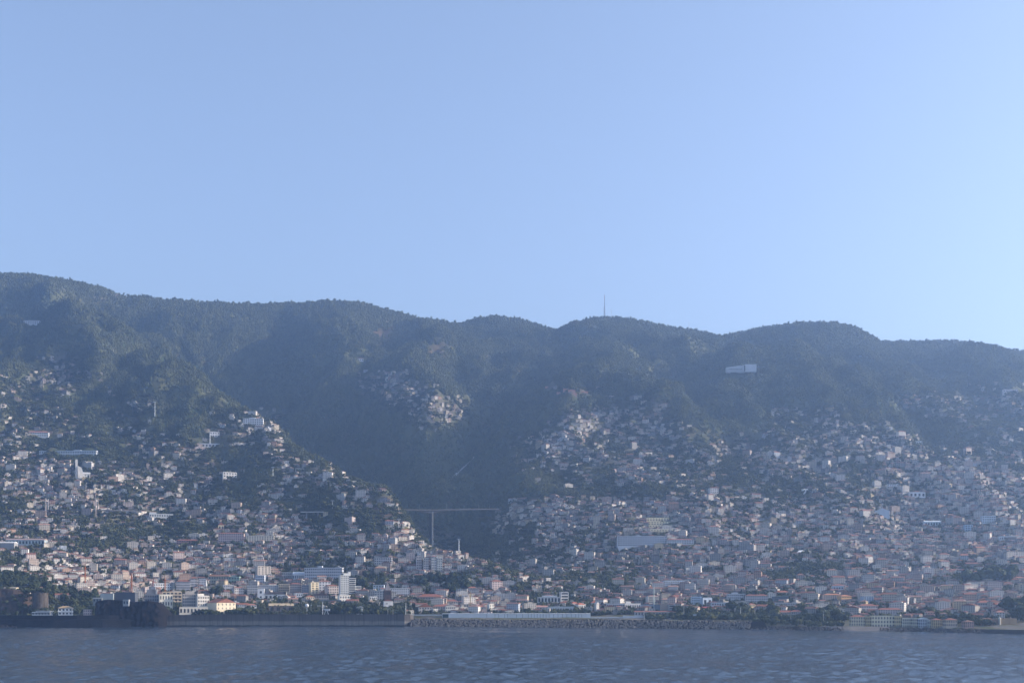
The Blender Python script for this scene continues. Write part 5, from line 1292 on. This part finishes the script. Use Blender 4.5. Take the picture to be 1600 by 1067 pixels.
# --- all the other houses: one mass on the slopes ------------------------------
V = []; FA = []; MI = []; CL = []; off = 0
def add(pts, faces, col, mi):
    global off
    V.extend(pts)
    for f in faces: FA.append(tuple(off+i for i in f)); MI.append(mi); CL.append((col, len(f)))
    off += len(pts)
for k, hh in enumerate(HS):
    if k in nearset: continue
    u, v, Y, x, y, z, w, d, st, yaw, wi, ri, form = hh
    h = 3.05*st+.3; ca, sa = math.cos(yaw), math.sin(yaw)
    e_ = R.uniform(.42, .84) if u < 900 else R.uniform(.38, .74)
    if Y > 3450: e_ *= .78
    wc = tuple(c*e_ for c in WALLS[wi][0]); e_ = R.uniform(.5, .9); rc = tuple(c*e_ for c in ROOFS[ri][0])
    T = lambda p: (x+ca*p[0]-sa*p[1], y+sa*p[0]+ca*p[1], z+p[2])
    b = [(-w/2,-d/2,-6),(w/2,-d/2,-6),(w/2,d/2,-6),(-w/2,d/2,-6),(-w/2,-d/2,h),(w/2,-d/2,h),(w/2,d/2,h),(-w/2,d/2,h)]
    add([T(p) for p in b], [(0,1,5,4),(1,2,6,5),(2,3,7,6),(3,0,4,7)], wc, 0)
    m = MB()
    if form == 'flat':
        e_ = R.uniform(.6, .95); fc = tuple(c*e_ for c in wc)
        m.box(-w/2-.1, w/2+.1, -d/2-.1, d/2+.1, h, h+.6)
        if R.random() < .5: m.box(-w*.3, w*.1, -d*.1, d*.35, h+.6, h+3)
        add([T(p) for p in m.v], m.f, fc, 0)
    else:
        m.hip(-w/2, w/2, -d/2, d/2, h, min(w, d)*.18, .5, gable={'hip': None, 'gable_x': 'x', 'gable_y': 'y'}[form]); add([T(p) for p in m.v], m.f, rc, 0)
    if R.random() < .3:      # a lower wing
        w2, h2 = w*R.uniform(.4, .7), 3.2*R.integers(1, 3); sx = R.choice([-1, 1])*(w+w2)/2; m = MB(); m.box(sx-w2/2, sx+w2/2, -d*.4, d*.3, -6, h2, bottom=False); add([T(p) for p in m.v], m.f, wc, 0)
        if R.random() < .6: m = MB(); m.hip(sx-w2/2, sx+w2/2, -d*.4, d*.3, h2, 1.6, .4); add([T(p) for p in m.v], m.f, rc, 0)
    nc = max(2, int(w/3.4)); pts = []; fs = []
    for r in range(st):
        zz = 3.05*r+1.75; ww = R.uniform(.5, .8)
        for c in range(nc):
            if R.random() < .12: continue
            a = -w/2+w*(c+.5)/nc; n = len(pts)
            pts += [T((a-ww,-d/2-.06,zz-.8)), T((a+ww,-d/2-.06,zz-.8)), T((a+ww,-d/2-.06,zz+.8)), T((a-ww,-d/2-.06,zz+.8))]; fs.append((n, n+1, n+2, n+3))
        for c in range(2):
            a = -d/2+d*(c+.5)/2
            for s in (-1, 1):
                n = len(pts); e = s*(w/2+.06)
                pts += [T((e,a-ww*s,zz-.8)), T((e,a+ww*s,zz-.8)), T((e,a+ww*s,zz+.8)), T((e,a-ww*s,zz+.8))]; fs.append((n, n+1, n+2, n+3))
    add(pts, fs, (.022,.026,.032), 1)
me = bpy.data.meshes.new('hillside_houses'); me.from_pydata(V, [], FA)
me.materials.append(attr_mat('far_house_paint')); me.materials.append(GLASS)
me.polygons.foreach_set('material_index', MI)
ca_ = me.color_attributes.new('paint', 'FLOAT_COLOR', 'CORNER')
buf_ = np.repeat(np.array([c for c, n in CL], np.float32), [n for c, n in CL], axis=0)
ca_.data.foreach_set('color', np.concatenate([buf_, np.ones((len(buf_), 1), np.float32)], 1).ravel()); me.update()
o = link_mesh('hillside_houses', me); tag(o, 'thousands of small pale red-roofed houses scattered over the slopes', None, None, 'stuff')
# ------------------------------------------------------------------ trees
def leaf_mat(name, a, b):
    t = NT(name); oi = t.add('ShaderNodeObjectInfo')
    n = t.noise(t.pos((.007,.007,.007)), 1.0, 6, .65); n2 = t.noise(t.pos(), .45, 3, .6)
    f = t.math('ADD', t.math('MULTIPLY', oi.outputs['Random'], .38), t.math('ADD', t.math('MULTIPLY', n, .62), t.math('MULTIPLY', n2, .25)))
    t.base(t.mix(t.ramp(f, [(.25, 0.0), (.95, 1.0)]), a, b)); t.rough(.8); t.b.inputs['Specular IOR Level'].default_value = .1
    return t.mat
LEAF_F = leaf_mat('forest_leaves', (.030,.042,.020), (.135,.145,.068)); LEAF_T = leaf_mat('garden_leaves', (.028,.042,.016), (.115,.118,.05)); LEAF_D = leaf_mat('dark_leaves', (.014,.025,.011), (.055,.066,.027))
BARK = rock_mat((.05,.035,.025), (.14,.11,.08), .8, 'bark'); PALM = leaf_mat('palm_leaves', (.025,.035,.012), (.09,.10,.04))

def crown_mesh(name, kind, seed, mat, leaves=90, size=1.0):
    """many leaf clumps filling an uneven crown; unit: crown about 1 high per 'size'"""
    r = np.random.default_rng(seed); V = []; Fc = []
    def clump(p, s, nrm):
        n = len(V); a = Vector(nrm).normalized(); t = a.cross(Vector((r.normal(), r.normal(), r.normal()))).normalized(); b = a.cross(t)
        k = r.integers(4, 6)
        for q in range(k):
            an = 2*math.pi*q/k; rr = s*r.uniform(.6, 1.25); V.append(tuple(Vector(p)+t*math.cos(an)*rr+b*math.sin(an)*rr*r.uniform(.6,1)+a*s*r.uniform(-.25,.25)))
        Fc.append(tuple(range(n, n+k)))
    lobes = []
    if kind == 'round':
        for k in range(7): lobes.append((Vector((r.normal(0,.34), r.normal(0,.34), r.uniform(.35,.82))), r.uniform(.22,.36)))
    elif kind == 'pine':
        for k in range(8): t = k/7; lobes.append((Vector((r.normal(0,.05), r.normal(0,.05), .2+.72*t)), .30*(1-t)+.06))
    elif kind == 'gum':
        for k in range(6): lobes.append((Vector((r.normal(0,.18), r.normal(0,.18), r.uniform(.45,.95))), r.uniform(.12,.24)))
    elif kind == 'cypress':
        for k in range(9): t = k/8; lobes.append((Vector((0,0,.1+.85*t)), .13*math.sin(math.pi*(.15+.8*t))+.02))
    elif kind == 'bush':
        for k in range(5): lobes.append((Vector((r.normal(0,.4), r.normal(0,.4), r.uniform(.2,.6))), r.uniform(.25,.4)))
    tot = sum(l[1]**2 for l in lobes)
    for c, rad in lobes:
        for q in range(max(4, int(leaves*rad*rad/tot))):
            d = Vector(r.normal(size=3)).normalized(); p = c+d*rad*r.uniform(.6, 1.08)
            clump(p*size, size*rad*r.uniform(.34, .6), d+Vector((0,0,.35)))
        bm = bmesh.new(); bmesh.ops.create_icosphere(bm, subdivisions=1, radius=rad*.72*size); n = len(V)
        for v in bm.verts: V.append(tuple(v.co*r.uniform(.85,1.15)+c*size))
        for f in bm.faces: Fc.append(tuple(n+v.index for v in f.verts))
        bm.free()
    me = bpy.data.meshes.new(name); me.from_pydata(V, [], Fc); me.materials.append(mat); me.update(); return me

# where they can stand: spread evenly over the map inside the view
def scatter(n, seed, u0=-230, u1=1880, y0=1700, y1=5500):
    r = np.random.default_rng(seed)
    Y = np.sqrt(r.uniform(y0*y0, y1*y1, n)); u = r.uniform(u0, u1, n)
    a = np.rint(iu(u)).astype(int); b = np.clip(np.searchsorted(GY, Y), 1, len(GY)-1)
    z = ground_uy(u, Y); v = HY-(z-CZ)/Y*F
    return u, Y, z, v, VMIN[b-1, a], a, b
def stuff_trees(name, label, protos, u, Y, z, sc, idx, rot):
    me = bpy.data.meshes.new(name); n = len(u)
    me.vertices.add(n); me.vertices.foreach_set('co', np.stack([(u-CX)/F*Y, Y, z], -1).astype(np.float32).ravel())
    for nm, ty, arr in (('sc', 'FLOAT', sc), ('rot', 'FLOAT', rot), ('pick', 'INT', idx)):
        a = me.attributes.new(nm, ty, 'POINT'); a.data.foreach_set('value', arr.astype(np.float32 if ty == 'FLOAT' else np.int32))
    o = link_mesh(name, me); tag(o, label, None, None, 'stuff')
    ng = bpy.data.node_groups.new(name, 'GeometryNodeTree')
    ng.interface.new_socket('Geometry', in_out='INPUT', socket_type='NodeSocketGeometry'); ng.interface.new_socket('Geometry', in_out='OUTPUT', socket_type='NodeSocketGeometry')
    N = ng.nodes; gi = N.new('NodeGroupInput'); go = N.new('NodeGroupOutput'); iop = N.new('GeometryNodeInstanceOnPoints'); jn = N.new('GeometryNodeJoinGeometry')
    for p in reversed(protos):
        oi = N.new('GeometryNodeObjectInfo'); oi.inputs['Object'].default_value = p; oi.inputs['As Instance'].default_value = True; ng.links.new(oi.outputs['Geometry'], jn.inputs[0])
    def attr(nm, ty):
        a = N.new('GeometryNodeInputNamedAttribute'); a.data_type = ty; a.inputs['Name'].default_value = nm; return a.outputs['Attribute']
    ng.links.new(gi.outputs[0], iop.inputs['Points']); ng.links.new(jn.outputs[0], iop.inputs['Instance'])
    iop.inputs['Pick Instance'].default_value = True; ng.links.new(attr('pick', 'INT'), iop.inputs['Instance Index'])
    cx = N.new('ShaderNodeCombineXYZ'); ng.links.new(attr('rot', 'FLOAT'), cx.inputs[2]); ng.links.new(cx.outputs[0], iop.inputs['Rotation'])
    ng.links.new(attr('sc', 'FLOAT'), iop.inputs['Scale']); ng.links.new(iop.outputs[0], go.inputs[0])
    md = o.modifiers.new('scatter', 'NODES'); md.node_group = ng
    return o
def proto(name, kind, seed, mat, leaves):
    return bpy.data.objects.new(name, crown_mesh(name, kind, seed, mat, leaves))   # never linked: only its shape is used
FP = [proto('forest_tree', k, 30+i, LEAF_F, 60) for i, k in enumerate(('pine','pine','round','round','gum','gum','round'))]
TP = [proto('garden_tree', k, 60+i, m, 80) for i, (k, m) in enumerate((('round',LEAF_T),('round',LEAF_D),('bush',LEAF_T),('round',LEAF_T),('bush',LEAF_D),('cypress',LEAF_D)))]

u, Y, z, v, vm, ai, bi = scatter(700000, 5)
rr = np.random.default_rng(6)
X = (u-CX)/F*Y
dn = dens_at(u, np.minimum(v, 978)); land = (Y-shore_y(u)) > 60
vis = (v-16/Y*F) < vm+8
slope_town = np.clip(dn/1.5, 0, 1)
clearing = clearing_and_sun_at(X, Y, u, v)
rz = np.exp(-((u-205)/55)**2-((v-462)/7)**2)+np.exp(-((u-600)/18)**2-((v-523)/16)**2)+np.exp(-((u-680)/22)**2-((v-545)/14)**2)+.8*np.exp(-((u-880)/38)**2-((v-608)/9)**2)
isf = land & vis & (dn < 1.0) & (Y > 2900)
pf = np.where(clearing > .22, .22, .95)*np.clip(1-rz*1.2, .02, 1)
upper = z > 620
pf = np.where(upper, pf, np.where(clearing > .05, .30, .85))
keep = isf & (rr.random(len(u)) < pf)
GF = Grid(30.0)
for q in FOOT:
    for t_ in (0, 1): GF.put(q[0], q[1]-t_*q[2]*1.2, min(q[2]*1.1, 30))
ku = np.array([k for k in keep.nonzero()[0] if not GF.near(X[k], Y[k], 4.0)])
kind = np.where(rr.random(len(ku)) < np.where(u[ku] < 760, .62, .25), rr.integers(0, 2, len(ku)), rr.integers(2, 7, len(ku)))
sc = np.where(kind < 2, rr.uniform(11, 19, len(ku)), np.where((kind == 4) | (kind == 5), rr.uniform(13, 22, len(ku)), rr.uniform(8, 14, len(ku))))
sc *= np.where(upper[ku], .72, .60)
crest = (np.interp(u[ku], [s[0] for s in SKY], [s[2] for s in SKY])-Y[ku]) < 130
sc = np.where(crest & (rr.random(len(ku)) < .22), sc*rr.uniform(1.1, 1.5, len(ku)), sc)
print('forest', len(ku))
stuff_trees('forest', 'dense dark forest covering the mountain slopes and ridges', FP, u[ku], Y[ku], z[ku]-.6, sc, kind, rr.uniform(0, 6.28, len(ku)))
# town greenery
u, Y, z, v, vm, ai, bi = scatter(215000, 8, y0=1650, y1=4300)
X = (u-CX)/F*Y; dn = dens_at(u, np.minimum(v, 978)); vis = (v-9/Y*F) < vm+6
patch = fbm(X/110, Y/110, 3)
cand = ((Y-shore_y(u)) > 64) & vis & ((dn >= 1.0) | (Y <= 2900)) & (v < 968)
pt = np.clip(.92-.072*dn+.5*patch, .12, .97)
cand &= ~((u > 620) & (u < 1012) & (v > 952) & (Y < 2052.0))
cand &= rr.random(len(u)) < pt
GT = []
for k in cand.nonzero()[0]:
    s = rr.uniform(3.2, 8.5)*(1.25 if patch[k] > .25 else 1.0)*(.8 if dn[k] > 5 else 1.1)
    if G.near(X[k], Y[k], s*.20): continue
    GT.append((k, s))
print('garden trees', len(GT))
ki = np.array([g[0] for g in GT]); ks = np.array([g[1] for g in GT])
kind = rr.choice(6, len(ki), p=[.28,.2,.2,.18,.11,.03])
ks = np.where(kind == 5, ks*1.5, ks)
# the ones that show largest become trees of their own
sz = ks/Y[ki]*F*np.where(v[ki] < 955, 1, .7)*np.where((u[ki] > 5) & (u[ki] < 1595), 1, 0)*np.where((v[ki] > 930) & (u[ki] < 640), .0, 1)
far = np.ones(len(ki), bool); near = [int(q) for q in np.argsort(-sz)[:60]]; far[near] = False
stuff_trees('garden_greenery', 'green trees and bushes between the houses of the slopes', TP, u[ki][far], Y[ki][far], z[ki][far]-.4, ks[far], kind[far], rr.uniform(0, 6.28, far.sum()))

# --- trees of their own --------------------------------------------------------
def trunk_mesh(h, r0, seed, limbs=4):
    r = np.random.default_rng(seed); m = MB()
    m.ring([(r0*1.3,-1.5),(r0,.1*h),(r0*.75,.5*h),(r0*.4,.8*h)], 7)
    for k in range(limbs):
        a = r.uniform(0, 6.28); z0 = h*r.uniform(.3, .55); m.bar((0,0,z0), (math.cos(a)*h*.22, math.sin(a)*h*.22, z0+h*r.uniform(.15,.3)), r0*.7)
    return m.mesh('trunk', BARK)
OWN = []
for i, (k, m) in enumerate((('round',LEAF_D),('round',LEAF_T),('round',LEAF_D),('bush',LEAF_T),('cypress',LEAF_D),('pine',LEAF_D))):
    OWN.append((crown_mesh('crown', k, 90+i, m, 260), trunk_mesh(1.0, .035, 90+i, 0 if k in ('cypress','pine') else 4), k))
def palm_mesh(seed):
    r = np.random.default_rng(seed); m = MB()
    for k in range(26):
        a = r.uniform(0, 6.28); el = r.uniform(-.5, 1.2); L = r.uniform(2.2, 3.1); p = Vector((0,0,0)); d = Vector((math.cos(a)*math.cos(el), math.sin(a)*math.cos(el), math.sin(el)))
        s = Vector((-math.sin(a), math.cos(a), 0))
        for q in range(4):
            n = p+d*L/4; w0 = .34*(1-abs(q-1.2)/4); w1 = .34*(1-abs(q-.2)/4) if q < 3 else .02
            m.face([p+s*w0-Vector((0,0,.12)), p, n, n+s*w1-Vector((0,0,.12))]); m.face([p, p-s*w0-Vector((0,0,.12)), n-s*w1-Vector((0,0,.12)), n])
            p = n; d = (d+Vector((0,0,-.38))).normalized()
    return m.mesh('fronds', PALM)
PALMS = [(palm_mesh(140+i), MB().ring([(.34,-8),(.24,0),(.2,4),(.22,7.4)], 8).mesh('trunk', BARK)) for i in range(3)]
TREES = []        # what, u, v, place, size, kind, rotation
def plant(u, v, s, k, what, Y=None, dz=0.0):
    y = Y or cast1(u, v)
    if not y == y: return
    p = px(u, v, y)
    if Y is None: p.z = float(ground(np.array([p.x]), np.array([p.y]))[0])-.4
    TREES.append((what, u, v-s*F/y*.4, p, s, k))
for q in near:
    k = ki[q]; kd = {0: 0, 1: 2, 2: 3, 3: 1, 4: 3, 5: 4}[int(kind[q])]
    TREES.append((('broad dark tree','leafy green tree','rounded dark tree','low spreading bush','slim cypress','dark conifer')[kd], u[k], v[k]-4, Vector((X[k], Y[k], z[k]-.4)), ks[q], kd))
r9 = np.random.default_rng(12)
for k in range(62):       # wood on the cliff and behind the quay
    uu = r9.uniform(-12, 150); vb_ = np.interp(uu, [-20,40,72,110,150], [916,920,936,950,954])-r9.uniform(0, 1)*np.interp(uu, [0,60,150], [16,22,22])
    plant(uu, vb_, r9.uniform(9, 16), int(r9.choice([0, 2, 1, 0])), ('tall dark tree','round dark tree','green leafy tree')[k % 3])
for k in range(12): plant(r9.uniform(-5, 46), r9.uniform(921, 926), r9.uniform(6, 9), 3, 'bush on the cliff edge', 2090)
for k in range(26):
    vv = r9.uniform(925, 956); plant(r9.uniform(-12, 47), vv, r9.uniform(4, 7.5), int(r9.choice([3, 0])), 'bush clinging to the cliff face', 2064+14*(962-vv)/43)
for k in range(6): plant(50+4.2*k, 960+r9.uniform(-1, 1), r9.uniform(7, 11), int(r9.choice([0, 1, 2])), 'tree under the stone tower', 2040)
for k in range(5): plant(50+5*k, 927, r9.uniform(6, 9), int(r9.choice([0, 2])), 'dark tree above the stone tower', 2080)
for (ua, ub, n, y, vb_, sl, sh) in ((244, 262, 5, 2035, 958, 9, 13), (262, 284, 6, 2040, 960, 7, 10), (308, 336, 8, 2035, 960, 7, 10), (355, 372, 5, 2040, 960, 7, 10), (374, 400, 8, 2035, 960, 7, 11), (518, 552, 12, 2040, 960, 13, 19), (565, 604, 14, 2045, 961, 9, 16), (604, 640, 10, 2045, 961, 8, 13)):
    for k in range(n): plant(ua+(ub-ua)*(k+r9.uniform(.2, .8))/n, vb_+1, r9.uniform(sl, sh), int(r9.choice([0, 2, 0, 1])), ('round leafy tree','dark dense tree')[k % 2], y+r9.uniform(0, 30))
for k in range(34):       # palms along the quay
    uu = 402+k*4.6+r9.uniform(-1.6, 1.6)
    plant(uu, 953+r9.uniform(-3, 3), r9.uniform(.85, 1.25), 10+k % 3, 'tall palm', 2030+r9.uniform(0, 25))
for (uu, vv, s, k, t) in ((567,922,22,0,'wide umbrella tree'),(338,934,22,2,'big round tree'),(430,941,16,5,'dark pointed conifer'),(455,943,14,5,'dark pointed conifer'),
    (1500,921,26,4,'tall dark cypress'),(1497,920,24,4,'tall dark cypress'),(1547,912,30,0,'huge dark tree'),(1568,911,30,2,'huge dark tree'),(1535,913,26,0,'huge dark tree'),(1523,913,24,2,'huge dark tree'),
    (1592,960,26,2,'dark tree'),(1584,958,22,0,'dark tree'),(1598,972,24,0,'dark tree'),(1497,953,18,5,'dark pointed conifer'),(1167,940,18,0,'tall tree'),(1190,943,20,2,'tall tree'),
    (1150,958,18,2,'round promenade tree'),(1140,957,16,0,'round promenade tree'),(1165,962,16,1,'round promenade tree'),(1205,962,18,0,'round promenade tree'),(1212,966,14,1,'round promenade tree')): plant(uu, vv, s, k, t)
for k in range(30): plant(1240+k*3.0+r9.uniform(-2, 2), r9.uniform(960, 972), r9.uniform(10, 18), int(r9.choice([0, 2, 1])), ('dark seafront tree','leafy seafront tree')[k % 2])
for k in range(16): plant(1010+k*3.3, 965+r9.uniform(-1, 1), r9.uniform(5, 8), int(r9.choice([1, 3])), 'clipped green hedge tree')
for k in range(10): plant(1064+k*2.6 if k > 4 else 1056+k*3, r9.uniform(955, 963), r9.uniform(9, 13), int(r9.choice([0, 1])), 'leafy seawall tree')
for k in range(26): plant(r9.uniform(655, 728), r9.uniform(909, 930), r9.uniform(13, 22), int(r9.choice([0, 2])), 'dark clump tree')
for k in range(26): plant(545+70*r9.random()**1.2*1.0+(r9.normal()*3), 868+62*r9.random(), r9.uniform(9, 14), int(r9.choice([0, 1])), 'green belt tree') if k < 18 else None
for k in range(46): plant(1050+k*5.6+r9.uniform(-2, 2), 966+k*.11+r9.uniform(-2.5, 1.5), r9.uniform(5, 11), int(r9.choice([0, 1, 2, 3])), ('shore hedge tree','shore tree')[k % 2])
for k in range(44):
    uu = 1182+k*3.4 if k < 40 else 1400+k; yy = float(shore_y(uu))+r9.uniform(40, 78); p_ = float(ground_uy(np.array([uu]), np.array([yy]))[0])
    plant(uu, HY-(p_-CZ)/yy*F, r9.uniform(4.5, 9), int(r9.choice([0, 1, 2, 3])), ('low promenade tree','dark promenade bush')[k % 2], yy)
for k in range(22):
    uu = 1462+k*4; yy = float(shore_y(uu))+r9.uniform(64, 90); p_ = float(ground_uy(np.array([uu]), np.array([yy]))[0])
    plant(uu, HY-(p_-CZ)/yy*F, r9.uniform(5, 9), int(r9.choice([0, 1, 2])), 'tree before the old town', yy)
for k in range(24): plant(1416+k*5+r9.uniform(-2, 2), 958+k*.5+r9.uniform(-3, 3), r9.uniform(6, 11), int(r9.choice([0, 1, 2])), 'tree behind the seafront')
labs = label_all([(t[0], t[1], t[2]) for t in TREES])
print('own trees', len(TREES))
for (what_, u_, v_, p, s, k), lab in zip(TREES, labs):
    rot = r9.uniform(0, 6.28)
    if k >= 10:
        root = empty('palm_tree', p, rot); tag(root, lab, 'palm tree', 'palms behind the breakwater'); root.scale = (s, s, s)
        a = link_mesh('trunk', PALMS[k-10][1], root); b = link_mesh('fronds', PALMS[k-10][0], root, (0, 0, 7.3))
    else:
        nm = {4: 'cypress_tree', 5: 'conifer_tree', 3: 'bush'}.get(k, 'broadleaf_tree')
        root = empty(nm, p, rot); root.scale = (s*r9.uniform(.9, 1.15), s*r9.uniform(.9, 1.15), s); tag(root, lab, {4: 'cypress', 5: 'conifer', 3: 'bush'}.get(k, 'tree'), 'town trees')
        link_mesh('trunk', OWN[k][1], root); link_mesh('crown', OWN[k][0], root)
# ------------------------------------------------------------------ haze
mb = MB(); mb.box(-8200, 8200, -3600, 7400, -12, 1560)
t = bpy.data.materials.new('haze'); t.use_nodes = True
nn = t.node_tree.nodes; nn.remove(nn['Principled BSDF'])
pv = nn.new('ShaderNodeVolumePrincipled')
pv.inputs['Color'].default_value = (.42,.63,1.0,1)
pv.inputs['Density'].default_value = 1.06e-4
pv.inputs['Anisotropy'].default_value = .64
t.node_tree.links.new(pv.outputs[0], nn['Material Output'].inputs['Volume'])
o = mb.build('haze', t); tag(o, 'pale blue morning haze over the bay and hills', None, None, 'stuff')
